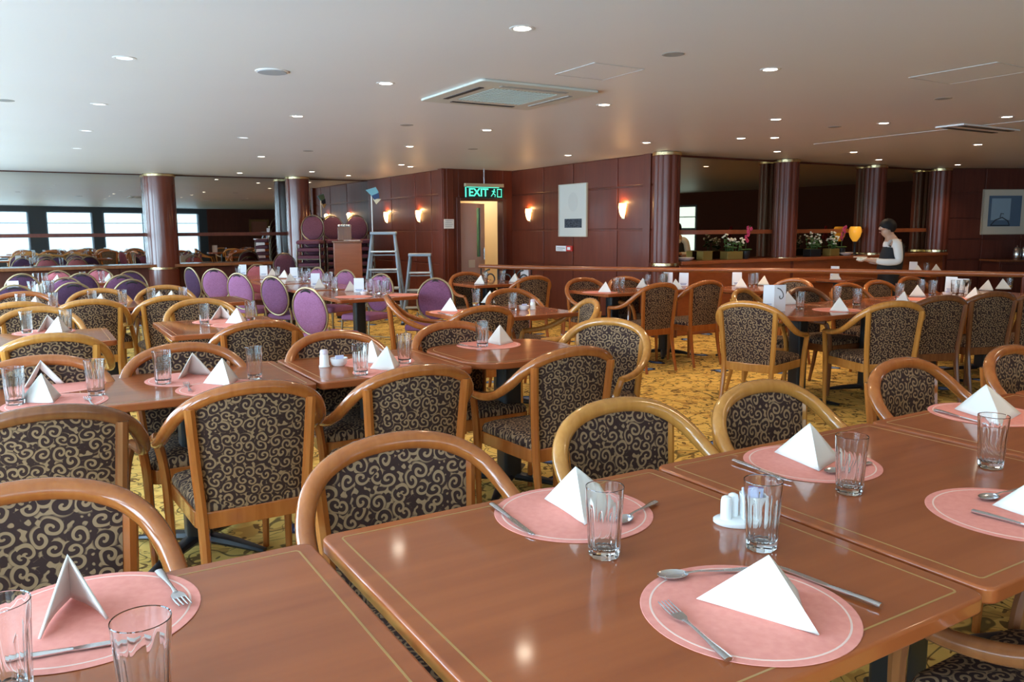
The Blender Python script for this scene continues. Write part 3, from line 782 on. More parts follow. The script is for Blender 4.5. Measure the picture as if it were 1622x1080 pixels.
# placemat
def make_placemat():
    t = thing('placemat', 'round pink placemat', 'placemat')
    bm = BM(); lathe(bm, [(.183, 0), (.184, .0006), (.183, .0012)], 64); obj('mat_sheet', bm, M_mat, t, smooth=False)
    bm = BM(); ring(bm, [(.168 * math.cos(2 * PI * k / 64), .168 * math.sin(2 * PI * k / 64)) for k in range(64)], [(.1645 * math.cos(2 * PI * k / 64), .1645 * math.sin(2 * PI * k / 64)) for k in range(64)], .001, .0015)
    obj('border_line', bm, M_matline, t, smooth=False); return t
P0 = []
def placemat(key, px, py, rz=0):
    p = at(px, py, tz(key)); p.z = tz(key) + .0006
    if not P0: o = make_placemat(); P0.append(o); o.location = p
    else: o = dup(P0[0], p, YAW)
    o['group'] = 'round pink placemats'
    reg(o, 'placemat', key, px, 'round pink paper placemat'); return o
# folded napkin tents
def napkin_bm(L, F_, R_, P, th=.004):
    bm = BM(); L, F_, R_, P = map(Vector, (L, F_, R_, P))
    NN = 6
    def face(S):                     # ridge P-F, free corner S; slight sag of the free edge
        g = []
        for i in range(NN + 1):
            u = i / NN; row = []
            top = P.lerp(F_, u); side = P.lerp(S, u)
            for j in range(NN + 1):
                v = j / NN; q = top.lerp(side, v)
                row.append(q)
            g.append(row)
        return g
    ridge = [bm.verts.new(P.lerp(F_, i / NN)) for i in range(NN + 1)]
    for S, sg in ((L, 1), (R_, -1)):
        nrm = (F_ - P).cross(S - P).normalized() * sg
        prev = None
        cols = [ridge]
        for j in range(1, NN + 1):
            v = j / NN
            cols.append([None] + [bm.verts.new(P.lerp(F_, i / NN).lerp(P.lerp(S, i / NN), v) + nrm * (.006 * math.sin(PI * v) * (i / NN))) for i in range(1, NN + 1)])
        for c0, c1 in zip(cols, cols[1:]):
            a0 = c0[0] if c0[0] else ridge[0]
            bm.faces.new([ridge[0], c0[1], c1[1]])
            for i in range(1, NN): bm.faces.new([c0[i], c0[i + 1], c1[i + 1], c1[i]])
    return bm
N0 = []
def napkin_obj(bm, loc, rz=0):
    o = obj('folded_napkin', bm, M_paper, None, loc, rz)
    s = o.modifiers.new('solid', 'SOLIDIFY'); s.thickness = .0045; s.offset = 0
    return o
def napkin(key, px, py, th=180, s=.87, words='white standing napkin tent'):
    p = at(px, py, tz(key)); p.z = tz(key) + .0045
    if not N0:
        o = napkin_obj(napkin_bm((-.088, .055, 0), (0, -.085, 0), (.088, .055, 0), (0, .022, .122)), p, YAW + math.radians(th + 180)); N0.append(o)
    else:
        o = N0[0].copy(); COL.objects.link(o); o.location = p; o.rotation_euler = (0, 0, YAW + math.radians(th + 180))
    o.scale = (s, s, s)
    tag(o, words, 'napkin', 'folded napkin tents'); reg(o, 'napkin', key, px, words); return o
def napkin_px(key, L, F_, R_, apex, words, hgt=.125):
    z = tz(key) + .0045
    l, f, r = (at(*q, z) for q in (L, F_, R_))
    # apex: on its sight line, above the midpoint between the ridge foot and the free corners
    c = (l + f + r) / 3; d = ray(*apex); hz = Vector((d.x, d.y, 0)).length
    s = (Vector((c.x, c.y, 0)).length) / hz; p = Vector((0, 0, CAM_H)) + d * s
    o = napkin_obj(napkin_bm(l - c, f - c, r - c, p - c), c)
    tag(o, words, 'napkin', 'folded napkin tents'); reg(o, 'napkin', key, apex[0], words); return o
# cutlery: local +x from handle end to tip, built 1 unit = metres
def knife_bm(n=0):
    h = BM(); P = [(0, 0, .005), (.03, 0, .0052), (.07, 0, .0045), (.10, 0, .0042)]
    tube(h, P, [.0075, .0078, .0062, .0048], 10, flat=.55)
    b = BM(); pts = [(.095, -.005), (.12, -.008), (.19, -.0085), (.212, -.004), (.216, .003), (.12, .0055), (.095, .004)]
    prism(b, pts, .0034, .005); return [('handle', h), ('blade', b)]
def fork_bm():
    h = BM(); P = [(0, 0, .004), (.02, 0, .0045), (.06, 0, .006), (.10, 0, .008), (.125, 0, .0075)]
    tube(h, P, [.0085, .008, .0042, .003, .0045], 10, flat=.45)
    b = BM(); prism(b, [(.122, -.005), (.135, -.0115), (.152, -.0125), (.152, .0125), (.135, .0115), (.122, .005)], .0055, .0075)
    for k in range(4):
        y = -.0105 + .007 * k; tube(b, [(.150, y, .0064), (.172, y, .0075), (.192, y * .95, .010)], [.0022, .0019, .0012], 6)
    return [('handle', h), ('tines', b)]
def spoon_bm():
    h = BM(); P = [(0, 0, .004), (.02, 0, .0045), (.06, 0, .006), (.10, 0, .009), (.128, 0, .0075)]
    tube(h, P, [.0085, .008, .0042, .003, .0045], 10, flat=.45)
    b = BM(); rows = []; N = 18
    for f, z in ((1, .0085), (.8, .0045), (.5, .0028), (.15, .0022)):
        rows.append([b.verts.new((.152 + .030 * f * math.cos(2 * PI * k / N), .0195 * f * math.sin(2 * PI * k / N), z)) for k in range(N)])
    for f, z in ((.15, .0010), (.5, .0014), (.85, .0034), (1.02, .0080)):
        rows.append([b.verts.new((.152 + .030 * f * math.cos(2 * PI * k / N), .0195 * f * math.sin(2 * PI * k / N), z)) for k in range(N)])
    for A, Bq in zip(rows, rows[1:]):
        if A is rows[3]: continue
        for i in range(N): b.faces.new((A[i], A[(i + 1) % N], Bq[(i + 1) % N], Bq[i]))
    b.faces.new(rows[3]); b.faces.new(rows[4][::-1])
    for i in range(N): b.faces.new((rows[-1][i], rows[-1][(i + 1) % N], rows[0][(i + 1) % N], rows[0][i]))
    return [('handle', h), ('bowl', b)]
CUT = {}
def cutlery(kind, key, h_px, t_px, words, off=.0022):
    z = tz(key) + off; p, q = at(*h_px, z), at(*t_px, z)
    rz = math.atan2(q.y - p.y, q.x - p.x)
    if kind not in CUT:
        t = thing(kind, words, 'cutlery', p, rz)
        for nm, bm in {'knife': knife_bm, 'fork': fork_bm, 'spoon': spoon_bm}[kind](): obj(nm, bm, M_steel, t, autos=50)
        CUT[kind] = t
    else: t = dup(CUT[kind], p, rz)
    t['category'] = kind; t['label'] = words; t['group'] = 'cutlery at the place settings'; reg(t, kind, key, (h_px[0] + t_px[0]) / 2, words); return t

# --- foreground settings
placemat('A', 908, 812); placemat('A', 1184, 966); placemat('B', 1285, 733); placemat('B', 1607, 814); placemat('C', 1562, 656); placemat('A0', 138, 978)
glass('A', 957, 880); glass('A', 1205, 868); glass('B', 1345, 780); glass('C', 1568, 740)
g = at(222, 974, TZ + .1445); g.z = TZ - .0054; o = dup(G0[0], g, .4); o['group'] = 'clear tumblers on the tables'; reg(o, 'tumbler', 'A0', 222, 'clear glass tumbler')
g = at(-2, 948, TZ + .1445); g.z = TZ - .0054; o = dup(G0[0], g, .4); o['group'] = 'clear tumblers on the tables'; reg(o, 'tumbler', 'A0', 5, 'clear glass tumbler')
NW = 'white standing napkin tent'
napkin_px('A', (863, 790), (926, 831), (985, 800), (912, 739), NW)
napkin_px('A', (1103, 948), (1297, 1006), (1262, 935), (1217, 879), NW)
napkin_px('B', (1227, 716), (1297, 746), (1330, 726), (1283, 670), NW)
napkin_px('C', (1512, 648), (1588, 672), (1617, 655), (1562, 609), NW)
napkin_px('B', (1572, 800), (1690, 838), (1700, 800), (1660, 745), NW)
napkin_px('A0', (62, 1012), (112, 945), (170, 980), (107, 879), NW)
cutlery('knife', 'A', (779, 801), (857, 858), 'steel dinner knife'); cutlery('spoon', 'A', (1038, 797), (990, 825), 'steel spoon')
cutlery('fork', 'A', (1155, 1048), (1024, 938), 'steel fork'); cutlery('spoon', 'A', (1185, 905), (1065, 915), 'steel spoon'); cutlery('knife', 'A', (1396, 963), (1235, 902), 'steel dinner knife')
cutlery('knife', 'B', (1162, 731), (1276, 772), 'steel dinner knife'); cutlery('spoon', 'B', (1378, 735), (1305, 752), 'steel spoon')
cutlery('knife', 'C', (1481, 651), (1560, 672), 'steel dinner knife'); cutlery('spoon', 'B', (1625, 775), (1530, 800), 'steel spoon'); cutlery('knife', 'B', (1540, 812), (1640, 838), 'steel dinner knife')
cutlery('fork', 'A0', (252, 907), (292, 962), 'steel fork'); cutlery('knife', 'A0', (0, 1052), (178, 1020), 'steel dinner knife')

# condiment caddy on the foreground table
def caddy(key, px, py, s=1.0):
    t = thing('condiment_caddy', 'white oval condiment caddy', 'caddy', at(px, py, tz(key)) + Vector((0, 0, .0006)), YAW - .5)
    bm = BM(); lathe(bm, [(.062, 0), (.066, .004), (.066, .010), (.060, .013), (.02, .0135)], 40, 1.0, .62); obj('tray', bm, M_china, t)
    bm = BM()
    ring(bm, rrect(-.004, .052, -.026, .026, .012), rrect(.0, .048, -.022, .022, .010), .012, .066); box(bm, .002, .046, -.02, .02, .012, .016); obj('packet_holder', bm, M_china, t)
    for nm, x in (('salt_pot', -.040), ('pepper_pot', -.019)):
        bm = BM(); lathe(bm, [(.0125, .012), (.0125, .052), (.0105, .062), (.004, .066)], 16, off=(x, -.006 if x < -.03 else .012)); obj(nm, bm, M_china, t)
    reg(t, 'caddy', key, px, 'white oval caddy with sugar packets and shakers'); return t
cdy = caddy('A', 1176, 828)
Mc = Matrix.Translation(cdy.location) @ Matrix.Rotation(cdy.rotation_euler.z, 4, 'Z')
for k in range(4):
    bm = BM(); box(bm, -.018, .018, -.002, .002, 0, .064)
    o = obj('sugar_packet', bm, M_packet if k < 3 else mat('purple_packet', (.22, .16, .40), .6), None, Mc @ Vector((.018 + .003 * (k % 2), -.015 + .010 * k, .018)), cdy.rotation_euler.z, smooth=False, bevel=.001)
    o.rotation_euler = (math.radians(-4 + 3 * k), math.radians((-6, 5, -3, 8)[k]), cdy.rotation_euler.z)
    tag(o, '%s sugar packet standing in the white caddy' % ('frontmost pale blue', 'second pale blue', 'third pale blue', 'dark purple')[k], 'packet', 'sugar packets')

# --- other settings
SH = []
def shaker(key, px, py):
    t = thing('salt_shaker', 'white shaker', 'shaker', at(px, py, tz(key)) + Vector((0, 0, .0006)), YAW)
    bm = BM(); lathe(bm, [(.026, 0), (.027, .004), (.023, .010), (.022, .05), (.019, .062)], 18); obj('shaker_body', bm, M_china, t)
    bm = BM(); lathe(bm, [(.0192, .0615), (.0195, .075), (.016, .083), (.004, .085)], 18); obj('shaker_cap', bm, mat('pale_cap', (.72, .62, .68), .4), t)
    reg(t, 'shaker', key, px, 'white china salt shaker')
def bowl(key, px, py, s=1.0):
    t = thing('sugar_bowl', 'bowl', 'bowl', at(px, py, tz(key)) + Vector((0, 0, .0006)), YAW)
    bm = BM(); lathe(bm, [(.028 * s, 0), (.036 * s, .008), (.042 * s, .026), (.043 * s, .038), (.040 * s, .038), (.037 * s, .022), (.02 * s, .012)], 24); obj('bowl_body', bm, M_china, t)
    bm = BM(); box(bm, -.02 * s, .02 * s, -.014 * s, -.010 * s, .018, .052); box(bm, -.016 * s, .022 * s, .002, .006, .018, .05); obj('packet_fill', bm, M_packet, t, smooth=False)
    reg(t, 'bowl', key, px, 'small white china sugar bowl')
MC = []
def card(key, px, py, th=0, w=.105, h=.15, base_z=None):
    p = at(px, py, tz(key)) if base_z is None else base_z; p.z = tz(key) + .0008
    if not MC:
        t = thing('menu_card', 'card', 'menu card', p, YAW + math.radians(th))
        bm = BM()
        for s in (1, -1):
            M2 = Matrix.Translation((0, 0, h)) @ Matrix.Rotation(math.radians(9 * s), 4, 'X')
            box(bm, -w / 2, w / 2, -.0008, .0008, -h, 0, M2)
        obj('card_sheet', bm, M_card, t, smooth=False)
        bm = BM(); M2 = Matrix.Translation((0, 0, h)) @ Matrix.Rotation(math.radians(-9), 4, 'X')
        for k, (x0, x1) in enumerate(((-.036, .036), (-.030, .030))): box(bm, x0, x1, -.0016, -.0008, -h + .026 - k * .012, -h + .031 - k * .012, M2)
        obj('print_lines', bm, M_blueink, t, smooth=False); MC.append(t)
    else: t = dup(MC[0], p, 0)
    t.rotation_euler.z = -math.atan2(p.x, p.y) + math.radians((th * 7) % 25 - 12)
    t['group'] = 'white standing menu cards'; reg(t, 'card', key, px, 'white folded menu card standing'); return t
for key, gs, ns, ms in [
    ('M0', [(25, 641), (153, 626)], [(66, 610, 12), (72, 636, 200)], [(92, 612), (88, 638)]),
    ('M1', [(259, 608), (404, 600)], [(305, 596, 8), (356, 608, 185)], [(300, 600), (352, 614)]),
    ('M2', [(572, 594), (641, 575)], [(592, 574, 180), (616, 585, 180)], [(598, 573), (622, 588)]),
    ('M3', [(764, 549)], [(792, 545, 150)], [(774, 546)]),
    ('T0', [(43, 528), (106, 525)], [(76, 524, 15), (95, 528, 190)], [(70, 526)]),
    ('T1', [(324, 513), (397, 508)], [(351, 506, 350), (378, 512, 190)], [(347, 509), (377, 514)]),
    ('T2', [(754, 484), (812, 492)], [(716, 493, 190), (778, 480, 180)], [(716, 494)]),
]:
    for q in gs: glass(key, *q)
    for q in ns: napkin(key, *q)
    for q in ms: placemat(key, *q)
shaker('M2', 514, 581); bowl('M2', 537, 579); bowl('T2', 830, 491); shaker('T2', 844, 490)
cutlery('fork', 'M0', (148, 645), (138, 632), 'steel fork'); cutlery('fork', 'M1', (302, 621), (293, 606), 'steel fork'); cutlery('knife', 'M3', (722, 546), (750, 550), 'steel dinner knife')
cutlery('knife', 'T2', (694, 496), (712, 499), 'steel dinner knife')
def row(key, b, gx, nx, mx=()):
    z = tz(key)
    for x in gx:
        p = onB(x, b, z + .0006); o = dup(G0[0], p, random.random()); o['group'] = 'clear tumblers on the tables'; reg(o, 'tumbler', key, x, 'clear glass tumbler')
    for x in nx:
        p = onB(x, b + .08, z + .0045); o = N0[0].copy(); COL.objects.link(o); o.location = p; o.rotation_euler = (0, 0, YAW + .3 * random.random()); o.scale = (.9, .9, .9); tag(o, NW, 'napkin', 'folded napkin tents'); reg(o, 'napkin', key, x, NW)
    for x in mx:
        p = onB(x, b + .12, z + .0006); o = dup(P0[0], p, 0); o['group'] = 'round pink placemats'; reg(o, 'placemat', key, x, 'round pink paper placemat')
row('S0', 7.80, [22, 75], [47], [40]); row('S1', 7.80, [137, 186], [153], [155]); row('S2', 7.80, [232, 283], [246, 266], [250])
row('L1', 9.75, [42, 66, 72], [52, 58]); row('L2', 11.6, [50, 64, 125, 155], [85, 168], [160])
card('L1', 10, 442, 150, base_z=onB(12, 9.8, 0))
for key, gs, ns, cs in [
    ('Q1', [(530, 460), (585, 464), (597, 466), (607, 468), (612, 462)], [(553, 461, 120)], [(569, 463, 215)]),
    ('Q2', [(484, 447), (523, 449), (515, 452)], [(504, 457, 120), (505, 447, 190)], [(500, 453, 215)]),
    ('Q3', [(440, 439), (476, 441), (488, 442)], [(458, 446, 120), (452, 440, 190)], [(466, 441, 215)]),
    ('Q4', [(377, 437), (402, 434), (426, 436)], [(430, 437, 120)], [(385, 435, 200), (418, 437, 215)]),
    ('X0', [(768, 450), (796, 447)], [(763, 450, 180), (817, 447, 170)], [(831, 442, 240)]),
    ('X1', [(975, 462), (984, 461), (1025, 456)], [(961, 463, 180), (1020, 456, 190)], []),
    ('X2', [(1048, 455), (1053, 452)], [(1072, 458, 200)], [(1058, 452, 150), (1083, 453, 200)]),
    ('X3', [(1190, 454), (1196, 453)], [(1176, 456, 180), (1212, 452, 170)], [(1167, 452, 160)]),
    ('R1', [(1267, 490), (1325, 480), (1357, 484)], [(1250, 482, 210), (1332, 493, 180)], []),
    ('R2', [(1424, 474), (1476, 468), (1458, 466)], [(1433, 482, 150), (1455, 470, 180)], []),
    ('R3', [(1512, 468), (1521, 468), (1530, 466)], [(1545, 474, 140)], [(1524, 466, 200), (1506, 462, 200)]),
    ('R4', [(1598, 456)], [(1566, 460, 150), (1590, 458, 180)], []),
    ('V1', [], [(1325, 443, 180)], [(1322, 440, 200)]),
    ('V2', [(1467, 432)], [(1455, 432, 180), (1484, 430, 180)], [(1446, 431, 200)]),
]:
    for q in gs: glass(key, *q)
    for q in ns: napkin(key, *q)
    for q in cs: card(key, *q)
placemat('R1', 1325, 491); placemat('Q1', 560, 470); placemat('Q1', 635, 467); placemat('R2', 1452, 474); placemat('X1', 950, 463); placemat('R3', 1535, 474)
bowl('Q1', 577, 467); bowl('Q3', 474, 446); bowl('R3', 1500, 469); bowl('X0', 823, 448); bowl('Q2', 512, 455)
# hook menu: larger two-panel card with a black fish-hook drawing
p = at(1226, 494, TZ); hk = thing('hook_menu', 'white two-panel menu with a black hook drawing', 'menu card', Vector((p.x, p.y, TZ + .0008)), math.radians(-12))
bm = BM(); box(bm, -.085, -.002, -.001, .001, 0, .21); Mr = Matrix.Rotation(math.radians(28), 4, 'Z'); box(bm, .0, .10, -.001, .001, 0, .21, Mr); obj('card_sheet', bm, M_card, hk, smooth=False)
bm = BM(); P = cat([(.022, -.003, .185), (.048, -.003, .175), (.072, -.003, .145), (.074, -.003, .115), (.056, -.003, .10), (.042, -.003, .112), (.046, -.003, .126)], 6)
tube(bm, [Mr @ q for q in P], [.004] + [.0032] * (len(P) - 6) + [.003, .003, .0025, .002, .001], 6); obj('hook_drawing', bm, M_ink, hk)
bm = BM()
for k in range(3): box(bm, -.07 + .004 * k, -.02 - .004 * k, -.0018, -.001, .058 - .012 * k, .062 - .012 * k)
obj('print_lines', bm, M_blueink, hk, smooth=False)
hk['label'] = 'white two-panel menu with black hook drawing on the rounded right-hand table'
finish_labels()

# ------------------------------------------------------------------ rail with iron scroll panel
RP = [at(760, 421.5, .93), at(840, 424, .925), at(1050, 427, .92), at(1300, 429, .92), at(1622, 435, .92), at(1900, 441, .92)]
t = thing('partition_rail', 'polished wooden handrail on posts across the room before the bronze mirrors', 'railing', (RP[2].x, RP[2].y, 0))
o0 = Vector(t.location)
P = cat([q - o0 for q in RP], 8)
bm = BM(); tube(bm, P, .034, 12, flat=.8); obj('handrail', bm, M_counter, t)
for q in (RP[1], RP[2], RP[4], RP[5]):
    bm = BM(); tube(bm, [q - o0 - Vector((0, 0, q.z)), q - o0 - Vector((0, 0, .02))], .02, 10); obj('rail_post', bm, M_panel, t)
bm = BM(); A, Bq = RP[0] - o0, RP[1] - o0; ex = (Bq - A); ex.z = 0; ex.normalize()
def sp(c, r, turns, sg=1, ph=0):
    return [A + ex * (c[0] + sg * r * (1 - .8 * k / 40) * math.cos(ph + turns * 2 * PI * k / 40)) + Vector((0, 0, c[1] + r * (1 - .8 * k / 40) * math.sin(ph + turns * 2 * PI * k / 40))) for k in range(41)]
for cx in (.16, .42, .68):
    tube(bm, sp((cx, -.16), .12, 1.6, 1, PI / 2), .011, 6); tube(bm, sp((cx, -.45), .12, 1.6, -1, -PI / 2), .011, 6)
for x in (.02, .29, .55, .80): tube(bm, [A + ex * x + Vector((0, 0, -.9)), A + ex * x + Vector((0, 0, -.02))], .010, 6)
obj('iron_scroll_panel', bm, M_iron, t)

# ------------------------------------------------------------------ wall things
def sconce(pt, nrm, label):
    sc_ = .78; t = thing('wall_sconce', label, 'wall lamp', pt, math.atan2(nrm.y, nrm.x) - PI / 2, 'glowing wall sconces')
    bm = BM(); N = 16; rows = []
    t.scale = (sc_, sc_, sc_)
    for f, z in ((.25, -.125), (.55, -.10), (.85, -.03), (1.0, .05), (.95, .12)):
        rows.append([bm.verts.new((.075 * f * math.cos(PI * k / N), .012 + .085 * f * math.sin(PI * k / N), z)) for k in range(N + 1)])
    for A, Bq in zip(rows, rows[1:]):
        for i in range(N): bm.faces.new((A[i], A[i + 1], Bq[i + 1], Bq[i]))
    bm.faces.new(rows[0])
    o = obj('lamp_shade', bm, M_sconce, t); s = o.modifiers.new('s', 'SOLIDIFY'); s.thickness = .005
    bm = BM(); box(bm, -.035, .035, 0, .014, -.15, .08); obj('back_plate', bm, M_brass, t, bevel=.004)
    li = bpy.data.lights.new('sconce_light', 'POINT'); li.energy = 6; li.color = (1, .55, .22); li.shadow_soft_size = .04
    lo = bpy.data.objects.new('sconce_light', li); COL.objects.link(lo); lo.parent = t; lo.location = (0, .055, .11)
nA = -D2; nB = -D1
for (px, py, lb) in ((614, 344, 'glowing amber half-shell wall sconce, leftmost, above the stepladder'), (665, 342, 'glowing amber half-shell wall sconce left of the exit door')):
    sconce(hitA(px, py, 5.785), nA, lb)
for (px, py, lb) in ((839, 340, 'glowing amber half-shell wall sconce between exit door and framed print'), (988, 333, 'glowing amber half-shell wall sconce between framed print and fluted column')):
    sconce(hitA(px, py, PW - .015), nA, lb)
def on_wallA(a, x0, y0, x1, y1):
    p = hitA(x0, y0, a); q = hitA(x1, y1, a); c = (p + q) / 2; w = abs(AB(p)[1] - AB(q)[1]); return c, w, abs(p.z - q.z)
rA = YAW + PI / 2     # local +x runs along +b, local y points to -a
def framed(name, label, c, w, h, rz, mats, marks, fr=.012, d=.03):
    t = thing(name, label, 'picture', c, rz)
    bm = BM(); ring(bm, [(-w / 2, -h / 2), (w / 2, -h / 2), (w / 2, h / 2), (-w / 2, h / 2)], [(-w / 2 + fr, -h / 2 + fr), (w / 2 - fr, -h / 2 + fr), (w / 2 - fr, h / 2 - fr), (-w / 2 + fr, h / 2 - fr)], 0, d)
    bm.transform(Matrix.Rotation(PI / 2, 4, 'X')); obj('picture_frame', bm, mats[0], t, smooth=False)
    bm = BM(); box(bm, -w / 2 + fr, w / 2 - fr, -d * .5, -.002, -h / 2 + fr, h / 2 - fr); obj('picture_sheet', bm, mats[1], t, smooth=False)
    for nm, bm2, mm in marks: obj(nm, bm2, mm, t, smooth=False)
    return t
c, w, h = on_wallA(PW - .016, 887, 293, 931, 375)
M_print = mat('print_paper', (.62, .60, .54), .5); M_smudge = mat('print_wash', (.57, .55, .50), .6); M_printdk = fabric('print_block', (.012, .014, .02), (.10, .11, .13), 60)
b1 = BM(); box(b1, -w * .29, w * .32, -.019, -.0155, -h * .33, -h * .16)
b2 = BM(); lathe(b2, [(.12, 0), (.119, .002)], 24, 1, 1.15); b2.transform(Matrix.Translation((0, -.0155, h * .16)) @ Matrix.Rotation(PI / 2, 4, 'X'))
framed('framed_print', 'tall pale framed print with dark block on the mahogany wall', c, w, h, YAW - PI / 2, (mat('pale_frame', (.55, .5, .4), .4), M_print), [('dark_block', b1, M_printdk), ('grey_wash', b2, M_smudge)])
M4R, LR = wall_frame((16.9, 6.05), (13.15, 7.88))
def on_R(px, py):
    d = ray(px, py); n = M4R.to_3x3() @ Vector((0, 1, 0)); o = M4R.translation - Vector((0, 0, CAM_H)); return Vector((0, 0, CAM_H)) + d * (o.dot(n) / d.dot(n)) + n * .016
p, q = on_R(1556, 300), on_R(1622, 371); c = (p + q) / 2; w = (Vector((p.x, p.y)) - Vector((q.x, q.y))).length; h = abs(p.z - q.z)
b1 = BM(); box(b1, -w * .36, w * .36, -.019, -.0155, -h * .32, h * .36)
b2 = BM(); box(b2, -w * .30, w * .12, -.021, -.019, -h * .18, h * .30)
b3 = BM(); tube(b3, [(x * w, -.022, z * h) for x, z in ((-.30, -.30), (-.2, -.18), (-.05, -.12), (.08, -.2), (.12, -.3), (-.28, -.3))], .008, 6); tube(b3, [(x * w, -.022, z * h) for x, z in ((-.1, -.12), (-.08, -.03), (-.02, -.04))], .006, 6)
framed('framed_painting', 'square framed blue painting with dark arch doodle at far right wall', c, w, h, math.atan2(M4R[1][0], M4R[0][0]) + PI, (mat('cream_frame', (.50, .44, .34), .4), mat('cream_mount', (.62, .57, .47), .6)), [('blue_ground', b1, mat('dusk_blue', (.10, .16, .24), .6)), ('sky_wash', b2, mat('sky_wash', (.30, .42, .52), .6)), ('arch_doodle', b3, M_ink)])
# picture on the wall behind the camera, seen only in the smoked mirror
framed('framed_painting', 'gilt-framed red picture seen only in the smoked mirror', W(9.3, -7.59, 1.55), .9, .75, YAW + PI, (M_brass, mat('red_picture', (.30, .10, .06), .6)), [], .1)
def flat_sign(name, label, cat_, c, w, h, rz, m0, marks):
    t = thing(name, label, cat_, c, rz)
    bm = BM(); box(bm, -w / 2, w / 2, -.006, 0, -h / 2, h / 2); obj('sign_plate', bm, m0, t, smooth=False, bevel=.001)
    for nm, q, mm in marks: obj(nm, q, mm, t, smooth=False)
    return t
c, w, h = on_wallA(PW - .018, 881, 389, 897, 398)
b = BM(); box(b, -w * .4, w * .4, -.008, -.006, .0, h * .15); box(b, -w * .4, w * .2, -.008, -.006, -h * .3, -h * .2)
flat_sign('wall_plate', 'small white notice plate under the framed print', 'sign', c, w, h, YAW - PI / 2, M_white, [('print_lines', b, M_grille)])
c, w, h = on_wallA(PW - .018, 899, 389, 908, 398)
t = thing('call_point', 'small red fire call point beside the white plate', 'alarm', c, YAW - PI / 2)
bm = BM(); box(bm, -w / 2, w / 2, -.03, 0, -h / 2, h / 2); obj('call_box', bm, M_red, t, smooth=False, bevel=.004)
bm = BM(); box(bm, -w * .25, w * .25, -.033, -.03, -h * .25, h * .25); obj('break_glass', bm, M_white, t, smooth=False)
p, q = hitB(702, 347, 11.60), hitB(720, 362, 11.60); c = (p + q) / 2; c.z -= 0
b = BM()
for k in range(4): box(b, -.07, .07 - .02 * (k % 2), -.008, -.006, .05 - .03 * k, .056 - .03 * k)
flat_sign('paper_notice', 'white paper notice taped left of the exit door', 'notice', c, .18, .15, YAW, M_paper, [('print_lines', b, M_grille)])
p = dl.location; c = Matrix.Rotation(dl.rotation_euler.z, 3, 'Z') @ Vector((lw * .52, -.003, .84)) + Vector(p)
flat_sign('paper_notice', 'white paper notice on the open door leaf below its glass strip', 'notice', c, .18, .13, dl.rotation_euler.z, M_paper, [])
# exit sign
p, q = hitB(736, 290, 11.45), hitB(797, 315, 11.45); c = (p + q) / 2; w = abs(AB(p)[0] - AB(q)[0]); h = abs(p.z - q.z)
t = thing('exit_sign', 'green lit exit sign hung above the open door', 'sign', c, YAW)
bm = BM(); box(bm, -w / 2, w / 2, -.03, .03, h * .28, h * .5); obj('sign_housing', bm, mat('sign_housing', (.45, .38, .24), .5), t, smooth=False, bevel=.004)
bm = BM(); box(bm, -w / 2, w / 2, -.012, .012, -h / 2, h * .28); obj('sign_panel', bm, M_exitdk, t, smooth=False)
bm = BM(); box(bm, -w * .46, w * .38, -.016, -.012, h * .22, h * .27); box(bm, -w * .5, -w * .47, -.016, -.012, -h * .42, h * .25); obj('lit_edge', bm, M_exit, t, smooth=False)
cu = bpy.data.curves.new('exit_text', 'FONT'); cu.body = 'EXIT'; cu.size = h * .74; cu.extrude = .002; cu.align_x = 'CENTER'; cu.align_y = 'CENTER'; cu.offset = .004
tmp = bpy.data.objects.new('tmp', cu); COL.objects.link(tmp); dg = bpy.context.evaluated_depsgraph_get(); dg.update()
tm = bpy.data.meshes.new_from_object(tmp.evaluated_get(dg)); bpy.data.objects.remove(tmp); tm.materials.clear(); tm.materials.append(M_exit)
to = bpy.data.objects.new('exit_lettering', tm); COL.objects.link(to); to.parent = t; to.location = (-w * .16, -.015, -h * .12); to.rotation_euler = (PI / 2, 0, 0)
bm = BM(); x0 = w * .24
ball(bm, (x0 + .01, -.014, h * .10), .014, .003, .014, 10, 6)
tube(bm, [(x0 + .005, -.014, h * .03), (x0 - .01, -.014, -h * .14)], .011, 6)
tube(bm, [(x0 - .035, -.014, h * .0), (x0, -.014, h * .02), (x0 + .03, -.014, -h * .06)], .006, 6)
tube(bm, [(x0 - .05, -.014, -h * .34), (x0 - .012, -.014, -h * .15), (x0 + .03, -.014, -h * .24), (x0 + .02, -.014, -h * .38)], .007, 6)
obj('running_figure', bm, M_exit, t)
bm = BM(); z0, z1 = -h * .40, h * .16
for a0, a1, b0, b1 in ((w * .33, w * .45, z1 - .012, z1), (w * .33, w * .45, z0, z0 + .012), (w * .33, w * .345, z0, z1), (w * .435, w * .45, z0, z1)): box(bm, a0, a1, -.016, -.012, b0, b1)
obj('doorway_symbol', bm, M_exit, t, smooth=False)
bm = BM(); tube(bm, [(0, 0, h * .5), (0, 0, H - c.z)], .01, 8); obj('hanger', bm, M_steel, t)

